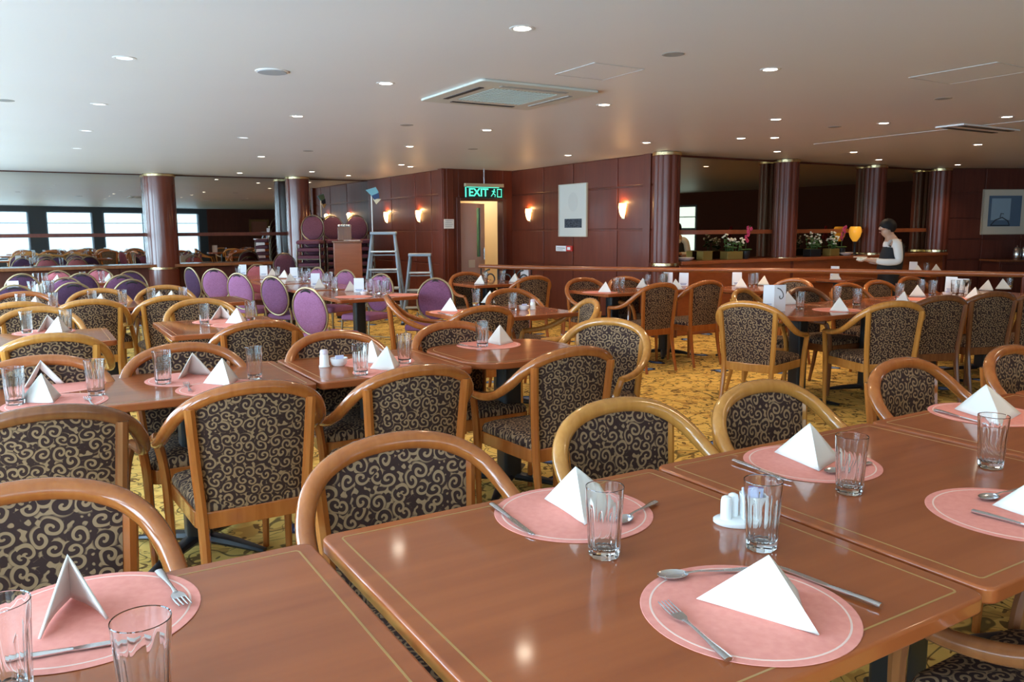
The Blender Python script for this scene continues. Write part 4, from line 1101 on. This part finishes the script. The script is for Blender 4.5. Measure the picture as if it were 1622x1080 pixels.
# ------------------------------------------------------------------ back-corner clutter
def stepladder(px, rng, top, n, wd0, label, rz):
    t = thing('stepladder', label, 'ladder', ranged(px, rng, 0), rz)
    w0, w1 = wd0 * .55, wd0; d = top * .30
    for s in (-1, 1):
        bm = BM(); tube(bm, [(s * w1 / 2, -d, 0), (s * w0 / 2, 0, top)], .024, 8, up=(0, 1, 0)); rails = {-1: obj('front_rail', bm, M_alu, t)}
        bm = BM(); tube(bm, [(s * w1 / 2 * 1.02, d, 0), (s * w0 / 2, .08, top - .03)], .020, 8, up=(0, 1, 0)); rails[1] = obj('rear_rail', bm, M_alu, t)
        bm = BM(); tube(bm, [(s * (w1 + w0) / 4, -d / 2, top * .5), (s * (w1 + w0) / 4, d / 2, top * .5)], .008, 6); obj('spreader', bm, M_alu, t)
        for y in (-d, d):
            bm = BM(); lathe(bm, [(.028, 0), (.028, .03)], 10, off=(s * w1 / 2, y)); obj('rubber_foot', bm, M_rubber, rails[-1 if y < 0 else 1])
    for k in range(n):
        f = (k + 1) / (n + 1); w = w1 + (w0 - w1) * f
        bm = BM(); box(bm, -w / 2 + .01, w / 2 - .01, -d * (1 - f) - .045, -d * (1 - f) + .045, top * f - .012, top * f + .012); obj('tread', bm, M_step, t, smooth=False, bevel=.003)
        bm = BM(); tube(bm, [(-w / 2, .08 + (d - .08) * (1 - f), top * f - .06), (w / 2, .08 + (d - .08) * (1 - f), top * f - .06)], .010, 6); obj('rear_brace', bm, M_alu, t)
    bm = BM(); box(bm, -w0 / 2 - .03, w0 / 2 + .03, -.06, .14, top - .015, top + .03); obj('top_cap', bm, M_alu, t, smooth=False, bevel=.01)
    return t
stepladder(607, 12.6, 1.36, 4, .62, 'taller grey-blue stepladder against the mahogany wall', YAW - math.radians(28))
stepladder(664, 12.3, 1.03, 3, .52, 'shorter grey stepladder right of the taller one', YAW - math.radians(28))
p = ranged(549, 13.35, 0)
t = thing('lectern', 'plain wooden lectern box in front of the stacked chairs', 'lectern', p, math.radians(14))
bm = BM(); box(bm, -.22, .22, -.2, .2, .04, 1.22); obj('lectern_body', bm, M_counter, t, smooth=False, bevel=.006)
bm = BM(); box(bm, -.24, .24, -.22, .22, 1.22, 1.25); obj('lectern_top', bm, M_dkwood, t, smooth=False, bevel=.005)
bm = BM(); box(bm, -.20, .20, -.18, .18, 0, .04); obj('plinth', bm, M_black, t, smooth=False)
bm = BM(); box(bm, -.12, .14, -.10, .10, 0, .006); o = obj('paper_sheaf', bm, M_paper, None, p + Vector((.08, -.05, 1.2505)), .2, smooth=False); tag(o, 'white sheaf of paper lying on the wooden lectern', 'paper')
q = ranged(546, 13.5, 1.2505)
bm = BM(); box(bm, -.11, .11, -.08, .08, 0, .22); o = obj('cardboard_box', bm, M_dkwood, None, q + Vector((-.02, .08, 0)), .2, smooth=False, bevel=.004); tag(o, 'small dark box standing on the wooden lectern', 'box')
bm = BM()
for k in range(5): ball(bm, (-.08 + .04 * k, .01 * (k % 2), .02), .03, .05, .022, 10, 6)
o = obj('white_cloth', bm, M_paper, None, q + Vector((-.02, .08, .2205)), .2); tag(o, 'crumpled white cloth on top of the small dark box', 'cloth')
# pole with a small pennant by the room corner
p = ranged(590, 14.6, 0)
t = thing('flag_pole', 'slim white pole with blue and white pennant in the corner', 'flag', p, 0)
bm = BM(); lathe(bm, [(.13, 0), (.13, .02), (.02, .035)], 20); obj('pole_base', bm, M_black, t)
bm = BM(); tube(bm, [(0, 0, .03), (0, 0, 2.05)], .012, 8); obj('pole', bm, M_white, t)
def flagbm(pts, th=.012):
    bm = BM(); f = [bm.verts.new((x, -th, z)) for x, z in pts]; g = [bm.verts.new((x, th, z)) for x, z in pts]; n = len(pts)
    bm.faces.new(f); bm.faces.new(g[::-1])
    for i in range(n): bm.faces.new((f[i], f[(i + 1) % n], g[(i + 1) % n], g[i]))
    return bm
obj('pennant_top', flagbm([(-.10, 2.12), (.08, 2.17), (.13, 2.08), (.02, 2.0)]), mat('pennant_teal', (.18, .42, .48), .6), t, smooth=False)
obj('pennant_middle', flagbm([(.0, 2.02), (.13, 2.07), (.14, 1.98), (.05, 1.95)], .014), mat('pennant_navy', (.02, .05, .14), .6), t, smooth=False)
obj('pennant_tail', flagbm([(.02, 1.97), (.17, 1.96), (.08, 1.87)], .01), mat('pennant_cream', (.72, .62, .42), .6), t, smooth=False)

# ------------------------------------------------------------------ things on the alcove ledge
LZ = .9855
def ledge(px, fwd=.18): return onB(px, AB0 - fwd, LZ)
def planter(px, label, pet, mp=M_planter, w=.30):
    p = ledge(px); t = thing('flower_planter', label, 'planter', p, YAW)
    bm = BM(); box(bm, -w / 2, w / 2, -.07, .07, 0, .11); obj('planter_box', bm, mp, t, smooth=False, bevel=.006)
    bm = BM(); rnd = random.Random(px)
    st = []
    for k in range(12):
        x, y = rnd.uniform(-w * .35, w * .35), rnd.uniform(-.05, .05); e = Vector((x * 1.4, y * 1.5, rnd.uniform(.20, .36)))
        tube(bm, cat([(x, y, .09), (x * 1.1, y * 1.1, .18), e], 3), .004, 5); st.append(e)
        for q in range(2):
            b = e.lerp(Vector((x, y, .1)), .3 + .3 * q); ball(bm, b + Vector((rnd.uniform(-.03, .03), rnd.uniform(-.02, .02), 0)), .03, .012, .012, 8, 5)
    obj('foliage', bm, M_green, t)
    bm = BM()
    for e in st:
        for q in range(3): ball(bm, e + Vector((rnd.uniform(-.025, .025), rnd.uniform(-.02, .02), rnd.uniform(-.02, .02))), .015, .015, .012, 8, 5)
    obj('blossom', bm, pet, t)
planter(1160, 'gilt planter with white sprays before the first bronze mirror', M_petal)
planter(1288, 'dark planter with white blossom sprays before the middle mirror', M_petal, M_black, .24)
planter(1318, 'gilt planter with low white blossoms left of the amber shade', M_petal, M_planter, .22)
def orchid(px, label, pot):
    p = ledge(px); t = thing('orchid', label, 'plant', p, YAW)
    bm = BM(); lathe(bm, [(.045, 0), (.06, .05), (.062, .11), (.055, .11)], 18); obj('pot', bm, pot, t)
    bm = BM(); st = cat([(0, 0, .1), (.01, .0, .25), (.03, -.01, .38), (.06, -.02, .46)], 5); tube(bm, st, .004, 6)
    for s in (-1, 1): ball(bm, (s * .06, 0, .13), .07, .025, .012, 10, 6)
    obj('stem', bm, M_green, t)
    bm = BM(); rnd = random.Random(px)
    for k in range(9):
        c = st[5 + k] + Vector((rnd.uniform(-.03, .03), rnd.uniform(-.02, .02), 0))
        for q in range(5): ball(bm, c + Vector((.018 * math.cos(q * 1.256), 0, .018 * math.sin(q * 1.256))), .014, .006, .014, 8, 5)
    obj('blossom', bm, M_pink, t)
orchid(1182, 'pink orchid in a dark pot right of the white sprays', M_black); orchid(1334, 'maroon-pink potted orchid left of the amber shade', M_black)
p = ledge(1355, .16); t = thing('amber_lamp', 'amber glass shade lamp before the middle bronze mirror', 'lamp', p, YAW)
bm = BM(); lathe(bm, [(.05, 0), (.05, .015), (.018, .04), (.018, .20), (.03, .24)], 18); obj('lamp_stem', bm, M_black, t)
bm = BM(); lathe(bm, [(.03, .21), (.075, .28), (.095, .36), (.085, .42), (.07, .44)], 20); obj('lamp_shade', bm, M_yellow, t)
for px, lb in ((1086, 'white dish on the ledge beside the fluted column'), (1340, 'white folded dish on the ledge under the amber shade')):
    bm = BM(); lathe(bm, [(.06, 0), (.10, .02), (.13, .045), (.125, .047), (.09, .025), (.02, .012)], 28); o = obj('serving_dish', bm, M_china, None, ledge(px, .2)); tag(o, lb, 'dish')
bm = BM(); box(bm, -.09, .09, -.06, .06, 0, .12); o = obj('cardboard_box', bm, M_planter, None, ledge(1117, .12), YAW, smooth=False, bevel=.004); tag(o, 'small tan box on the ledge before the first mirror', 'box')
# sideboard with steel pots at the far right
p, q = on_R(1580, 420), on_R(1650, 420); n = M4R.to_3x3() @ Vector((0, 1, 0)); c = (p + q) / 2 + n * .28; rR = math.atan2(M4R[1][0], M4R[0][0])
t = thing('sideboard', 'dark wooden sideboard under the blue painting', 'sideboard', Vector((c.x, c.y, 0)), rR)
bm = BM(); box(bm, -.75, .75, -.22, .22, .06, .84); obj('cabinet_body', bm, M_paneld, t, smooth=False, bevel=.005)
bm = BM(); box(bm, -.78, .78, -.25, .25, .84, .87); obj('cabinet_top', bm, M_dkwood, t, smooth=False, bevel=.005)
for s in (-.38, .38):
    bm = BM(); box(bm, s - .34, s + .34, .22, .236, .10, .80); cdo = obj('cabinet_door', bm, M_paneld, t, smooth=False, bevel=.004)
    bm = BM(); ball(bm, (s + (.28 if s < 0 else -.28), .248, .5), .014, .014, .014, 10, 6); obj('knob', bm, M_brass, cdo)
bm = BM(); box(bm, -.7, .7, -.18, .18, 0, .06); obj('plinth', bm, M_black, t, smooth=False)
for k, px in enumerate((1588, 1600)):
    d = (on_R(px, 420)); d = Vector((d.x, d.y, .8705)) + n * .3
    tt = thing('steel_pot', ['left', 'right'][k] + ' of two tall steel pots on the far right sideboard', 'pot', d, 0, 'steel pots on the sideboard')
    bm = BM(); lathe(bm, [(.055, 0), (.06, .01), (.06, .16), (.04, .185)], 20); obj('pot_body', bm, M_steel, tt)
    bm = BM(); lathe(bm, [(.042, .186), (.03, .2), (.008, .205), (.01, .225), (.004, .23)], 16); obj('lid', bm, M_steel, tt)
d = on_R(1612, 420); bm = BM(); lathe(bm, [(.05, 0), (.09, .02), (.12, .05), (.115, .052), (.08, .028), (.02, .012)], 24); o = obj('serving_dish', bm, M_china, None, Vector((d.x, d.y, .8705)) + n * .3); tag(o, 'white dish right of the steel pots on the sideboard', 'dish')

# ------------------------------------------------------------------ ceiling things
DL = {}
def downlight(px, py, on, label, rad=.051):
    p = at(px, py, H); p.z = H
    if on not in DL:
        t = thing('downlight', label, 'ceiling light', p)
        bm = BM(); lathe(bm, [(rad * .82, -.002), (rad, -.004), (rad * 1.22, -.0015), (rad * 1.22, -.0002), (rad * .82, -.0002)], 32, cap0=False, cap1=False); obj('trim_ring', bm, M_trimw if on else M_grille, t)
        bm = BM(); lathe(bm, [(rad * .84, -.0012), (rad * .84, -.0004)], 32); obj('lamp_lens', bm, {2: M_lampon, 1: M_lampdim, 0: M_grille}[on], t, smooth=False)
        DL[on] = t
    else: t = dup(DL[on], p, 0)
    t['label'] = label; t['group'] = {2: 'lit ceiling downlights', 1: 'pale ceiling downlights', 0: 'dark round ceiling fittings'}[on]
    if on:
        li = bpy.data.lights.new('downlight_beam', 'SPOT'); li.energy = DOWNLIGHT_W if on == 2 else DOWNLIGHT_W * .25; li.color = (1, .74, .48); li.spot_size = math.radians(125); li.spot_blend = .8; li.shadow_soft_size = .045
        lo = bpy.data.objects.new('downlight_beam', li); COL.objects.link(lo); lo.parent = t; lo.location = (0, 0, -.01)
    return t
for px, py, on, lb in [
    (827, 45, 2, 'largest lit downlight, top centre of the ceiling'), (611, 132, 2, 'lit downlight left of the air-conditioning cassette'), (471, 184, 2, 'lit downlight below the dark speaker disc'),
    (197, 92, 1, 'pale downlight largest at upper left ceiling'), (157, 165, 1, 'pale downlight second from top at left ceiling'), (137, 207, 1, 'pale downlight third from top at left ceiling'),
    (122, 235, 1, 'pale downlight fourth from top at left ceiling'), (386, 218, 1, 'pale downlight above the second round column'), (771, 206, 2, 'lit downlight straight above the exit sign'),
    (649, 232, 2, 'lit downlight above the left wall sconces'), (957, 166, 2, 'lit downlight right below the air-conditioning cassette'), (1220, 110, 2, 'large lit downlight at upper right ceiling'),
    (1229, 189, 2, 'lit downlight above the second fluted column, higher one'), (1400, 195, 2, 'lit downlight above the waiter'), (1595, 185, 2, 'lit downlight at the right ceiling edge'),
    (1174, 219, 2, 'lit downlight above the first bronze mirror, left one'), (1227, 218, 2, 'lit downlight above the second fluted column, middle one'), (1024, 226, 2, 'lit downlight just before the first fluted column'),
    (1352, 241, 2, 'lit downlight above the amber shade lamp'), (1549, 229, 2, 'lit downlight above the blue painting, higher one'), (900, 246, 2, 'lit downlight above the framed print'),
    (414, 248, 2, 'small lit downlight left of the second round column'), (636, 261, 2, 'tiny lit downlight, left of a pair above the sconces'), (650, 264, 2, 'tiny lit downlight, right of a pair above the sconces'),
    (380, 274, 2, 'tiny lit downlight at the smoked mirror top edge'), (494, 272, 2, 'tiny lit downlight right of the second round column'), (552, 278, 2, 'tiny lit downlight above the stacked chairs'),
    (1231, 240, 2, 'small lit downlight above the second fluted column, lowest one'), (1517, 261, 2, 'tiny lit downlight beside the last fluted column'), (1392, 253, 2, 'tiny lit downlight beside the third fluted column'),
    (1322, 201, 0, 'dark round fitting left of the waiter downlight'), (1494, 156, 0, 'dark round fitting at upper right ceiling'), (1066, 86, 0, 'dark round fitting right of the large access panel'),
    (644, 198, 0, 'small dark round fitting right of the second lit downlight row'), (488, 239, 0, 'small dark round fitting near the second column'), (749, 236, 0, 'dark round fitting above the exit sign, lower one'),
    (8, 159, 0, 'dark round fitting at the left photo edge'),
]:
    downlight(px, py, on, lb)
for a_, b_ in ((3.3, .9), (2.3, -1.2), (5.6, 1.4)):  # unseen fixtures added to throw more warm light on the front tables
    r = downlight(811, 40, 2, 'added downlight overhead, out of view, for more warm light on the tables'); r.location = W(a_, b_, H)
p = at(431, 113, H); t = thing('ceiling_speaker', 'round grey speaker disc in the left ceiling', 'speaker', Vector((p.x, p.y, H)))
bm = BM(); lathe(bm, [(.092, -.006), (.1, -.004), (.1, -.0002), (.088, -.0002)], 36); obj('speaker_rim', bm, M_trimw, t)
bm = BM(); lathe(bm, [(.086, -.009), (.088, -.006)], 36); obj('speaker_grille', bm, mat('speaker_grey', (.33, .34, .36), .7), t, smooth=False)
# air-conditioning cassette
p = sum((at(*q, H) for q in ((669, 156), (776, 122), (942, 144), (829, 172))), Vector()) / 4
t = thing('air_conditioner', 'square ceiling cassette air conditioner with slots and grey grille', 'air conditioner', Vector((p.x, p.y, H)), YAW)
s = .475; bm = BM(); ring(bm, rrect(-s, s, -s, s, .03), rrect(-.27, .27, -.27, .27, .01), -.018, -.0005); obj('fascia', bm, mat('fascia', (.52, .51, .45), .5), t, smooth=False, bevel=.006)
for k in range(4):
    bm = BM(); M2 = Matrix.Rotation(k * PI / 2, 4, 'Z'); box(bm, -.27, .27, .345, .385, -.0215, -.017, M2); obj('air_slot', bm, M_ink if k in (0, 1) else M_grille, t, smooth=False)
bm = BM(); box(bm, -.27, .27, -.27, .27, -.014, -.006)
for k in range(18): x = -.255 + .03 * k; box(bm, x - .006, x + .006, -.265, .265, -.019, -.014)
obj('intake_grille', bm, mat('intake_grey', (.36, .38, .33), .6), t, smooth=False)
def hatch(pts, label, w=.5):
    p = sum((at(*q, H) for q in pts), Vector()) / 4; q0, q1, q2 = (at(*q, H) for q in pts[:3]); d, h_ = (q1 - q0).length / 2, (q2 - q1).length / 2
    t = thing('access_hatch', label, 'hatch', Vector((p.x, p.y, H)), YAW)
    bm = BM(); ring(bm, rrect(-h_, h_, -d, d, .01), rrect(-h_ + .007, h_ - .007, -d + .007, d - .007, .008), -.003, -.0004); obj('hatch_frame', bm, mat('hatch_paint', (.50, .48, .46), .6), t, smooth=False)
    bm = BM(); box(bm, -h_ + .009, h_ - .009, -d + .009, d - .009, -.002, -.0004); obj('hatch_panel', bm, M_ceil, t, smooth=False)
hatch([(881, 118.5), (936, 98.6), (1013, 110), (967, 125)], 'square access hatch right of the air conditioner')
hatch([(1440, 121), (1583, 96), (1640, 110), (1505, 136)], 'larger access hatch at the upper right ceiling')
p = at(1550, 203, H); t = thing('ceiling_vent', 'long slot vent in the right ceiling above the blue painting', 'vent', Vector((p.x, p.y, H)), math.radians(31))
bm = BM(); box(bm, -.5, .5, -.14, .14, -.012, -.0005); obj('vent_frame', bm, M_trimw, t, smooth=False)
for y in (-.08, .08):
    bm = BM(); box(bm, -.45, .45, y - .03, y + .03, -.016, -.012); obj('vent_slot', bm, M_ink, t, smooth=False)
A_, B2 = at(1290, 228, H), at(1640, 189, H); d = B2 - A_
bm = BM(); box(bm, 0, d.length, -.012, .012, H - .004, H - .0005, Matrix.Translation((A_.x, A_.y, 0)) @ Matrix.Rotation(math.atan2(d.y, d.x), 4, 'Z')); struct('trim_4', bm, mat('seam_trim', (.52, .50, .48), .5), smooth=False)

# ------------------------------------------------------------------ the waiter
def skin_mesh(verts, edges, mt, name, parent, sub=2, root=0):
    me = bpy.data.meshes.new(name + '_skel'); me.from_pydata([v[:3] for v in verts], edges, [])
    o = bpy.data.objects.new(name + '_skel', me); COL.objects.link(o)
    s = o.modifiers.new('skin', 'SKIN'); s.use_smooth_shade = True
    for i, v in enumerate(verts):
        rr = v[3] if isinstance(v[3], tuple) else (v[3], v[3])
        me.skin_vertices[0].data[i].radius = rr; me.skin_vertices[0].data[i].use_root = (i == root)
    u = o.modifiers.new('sub', 'SUBSURF'); u.levels = sub; u.render_levels = sub
    dg = bpy.context.evaluated_depsgraph_get(); dg.update()
    m2 = bpy.data.meshes.new_from_object(o.evaluated_get(dg)); m2.name = name
    bpy.data.objects.remove(o); bpy.data.meshes.remove(me)
    m2.materials.clear(); m2.materials.append(mt)
    for p in m2.polygons: p.use_smooth = True
    q = bpy.data.objects.new(name, m2); COL.objects.link(q); q.parent = parent; return q
def waiter(px, rng):                # local +x is where the person faces
    p = ranged(px, rng, 0)
    t = thing('person', 'person in white shirt and black vest looking down behind the rail', 'person', p, math.radians(176))
    V = []; E = []
    def add(x, y, z, r, to=None):
        V.append((x, y, z, r)); i = len(V) - 1
        if to is not None: E.append((to, i))
        return i
    pel = add(0, 0, .82, (.055, .075)); sp1 = add(-.01, 0, .98, (.07, .095), pel); ch = add(-.03, 0, 1.13, (.075, .11), sp1); sh = add(-.03, 0, 1.22, (.05, .08), ch)
    nk = add(.0, 0, 1.28, (.046, .048), sh); h0 = add(.042, 0, 1.335, (.066, .060), nk); h1 = add(.055, 0, 1.395, (.082, .070), h0); h2 = add(.040, 0, 1.445, (.06, .055), h1)
    nose = add(.145, 0, 1.360, .011, h1); chin = add(.102, 0, 1.297, .030, h0)
    for s in (-1, 1):
        ear = add(.035, s * .078, 1.368, .012, h1)
        a0 = add(-.03, s * .150, 1.19, .044, sh); a1 = add(-.05, s * .19, .97, .038, a0); a2 = add(.12, s * .165, .965, .034, a1); a3 = add(.235, s * .085, .985, .025, a2)
        pm = add(.275, s * .065, .99, .026, a3)
        for k, (dy, L) in enumerate(((-.022, .058), (-.008, .068), (.007, .064), (.021, .05))):
            f0 = add(.305, s * (.062 + dy * .8), .988 + .004 * k, .0095, pm); f1 = add(.305 + L * .55, s * (.052 + dy), .982, .0085, f0); add(.305 + L * .75, s * (.03 + dy), .968, .0075, f1)
        t0 = add(.265, s * .035, 1.005, .010, pm); add(.285, s * .012, 1.012, .0085, t0)
        l0 = add(0, s * .085, .74, .065, pel); l1 = add(.015, s * .09, .44, .050, l0); l2 = add(-.01, s * .09, .09, .040, l1); add(.11, s * .10, .035, .032, l2)
    body = skin_mesh(V, E, M_skin, 'body', t)
    t.scale = (1.02, 1.02, 1.02)
    def cloth(nm, vs, es, mt): return skin_mesh(vs, es, mt, nm, t)
    vs = [(0, 0, .90, (.096, .126)), (-.01, 0, .98, (.094, .124)), (-.035, 0, 1.13, (.098, .140)), (-.03, 0, 1.225, (.072, .105)), (-.015, 0, 1.262, (.066, .066))]; es = [(0, 1), (1, 2), (2, 3), (3, 4)]
    for s in (-1, 1):
        i = len(vs); vs += [(-.03, s * .150, 1.185, .058), (-.05, s * .19, .97, .051), (.11, s * .165, .965, .043), (.20, s * .110, .98, .037)]; es += [(3, i), (i, i + 1), (i + 1, i + 2), (i + 2, i + 3)]
    cloth('shirt', vs, es, M_cloth_white)
    cloth('vest', [(0, 0, .76, (.13, .160)), (-.01, 0, .90, (.132, .160)), (-.03, 0, 1.02, (.136, .152)), (-.048, 0, 1.13, (.136, .140)), (-.055, 0, 1.20, (.112, .098)), (-.055, 0, 1.25, (.075, .062))], [(0, 1), (1, 2), (2, 3), (3, 4), (4, 5)], M_cloth_black)
    vs = [(0, 0, .95, (.112, .142)), (0, 0, .80, (.122, .152))]; es = [(0, 1)]
    for s in (-1, 1):
        i = len(vs); vs += [(0, s * .088, .72, .098), (.015, s * .092, .44, .075), (-.01, s * .092, .10, .062)]; es += [(1, i), (i, i + 1), (i + 1, i + 2)]
    cloth('trousers', vs, es, M_cloth_black)
    for s in (-1, 1): cloth('shoe', [(-.05, s * .095, .035, .038), (.05, s * .1, .035, .038), (.14, s * .105, .028, .030)], [(0, 1), (1, 2)], M_black)
    bm = BM(); NU, NV = 24, 12; rows = []
    for j in range(NV + 1):
        L = []
        for i in range(NU):
            th = 2 * PI * i / NU; front = max(0, math.cos(th)); back = max(0, -math.cos(th))
            low = .28 + .80 * back + .26 * abs(math.sin(th)) - .10 * front           # how far down the cap reaches
            ph = (j / NV) * (PI / 2) * (.75 + low)
            L.append(bm.verts.new((.035 + .100 * math.sin(ph) * math.cos(th), .088 * math.sin(ph) * math.sin(th), 1.395 + .098 * math.cos(ph))))
        rows.append(L)
    for A, Bq in zip(rows, rows[1:]):
        for i in range(NU): bm.faces.new((A[i], A[(i + 1) % NU], Bq[(i + 1) % NU], Bq[i]))
    bmesh.ops.remove_doubles(bm, verts=bm.verts[:], dist=.0005)
    h_ = obj('hair', bm, M_hair, t); q = h_.modifiers.new('s', 'SOLIDIFY'); q.thickness = .008
    for s in (-1, 1):
        bm = BM(); ball(bm, (.118, s * .030, 1.378), .008, .011, .006, 10, 6); obj('eye', bm, M_white, body)
        bm = BM(); tube(bm, [(.130, s * .016, 1.397), (.131, s * .030, 1.400), (.122, s * .045, 1.396)], .004, 6); obj('eyebrow', bm, M_hair, body)
    bm = BM(); tube(bm, [(.120, -.02, 1.322), (.130, 0, 1.324), (.120, .02, 1.322)], .0055, 6); obj('mouth', bm, mat('lips', (.36, .13, .11), .5), body)
    Mw = Matrix.Translation(p) @ Matrix.Rotation(math.radians(176), 4, 'Z')
    bm = BM(); box(bm, -.05, .05, -.06, .06, 0, .02); box(bm, -.04, .045, -.05, .055, .02, .035)
    for k in range(3): tube(bm, [(-.06, -.03 + .02 * k, .042), (.10, -.02 + .02 * k, .046)], .006, 6)
    o = obj('napkin_bundle', bm, M_petal, None, Mw @ Vector((.33, 0, 1.0)), math.radians(176), bevel=.004); tag(o, 'small pale bundle of napkins and cutlery held by the waiter', 'bundle')
waiter(1411, 11.1)
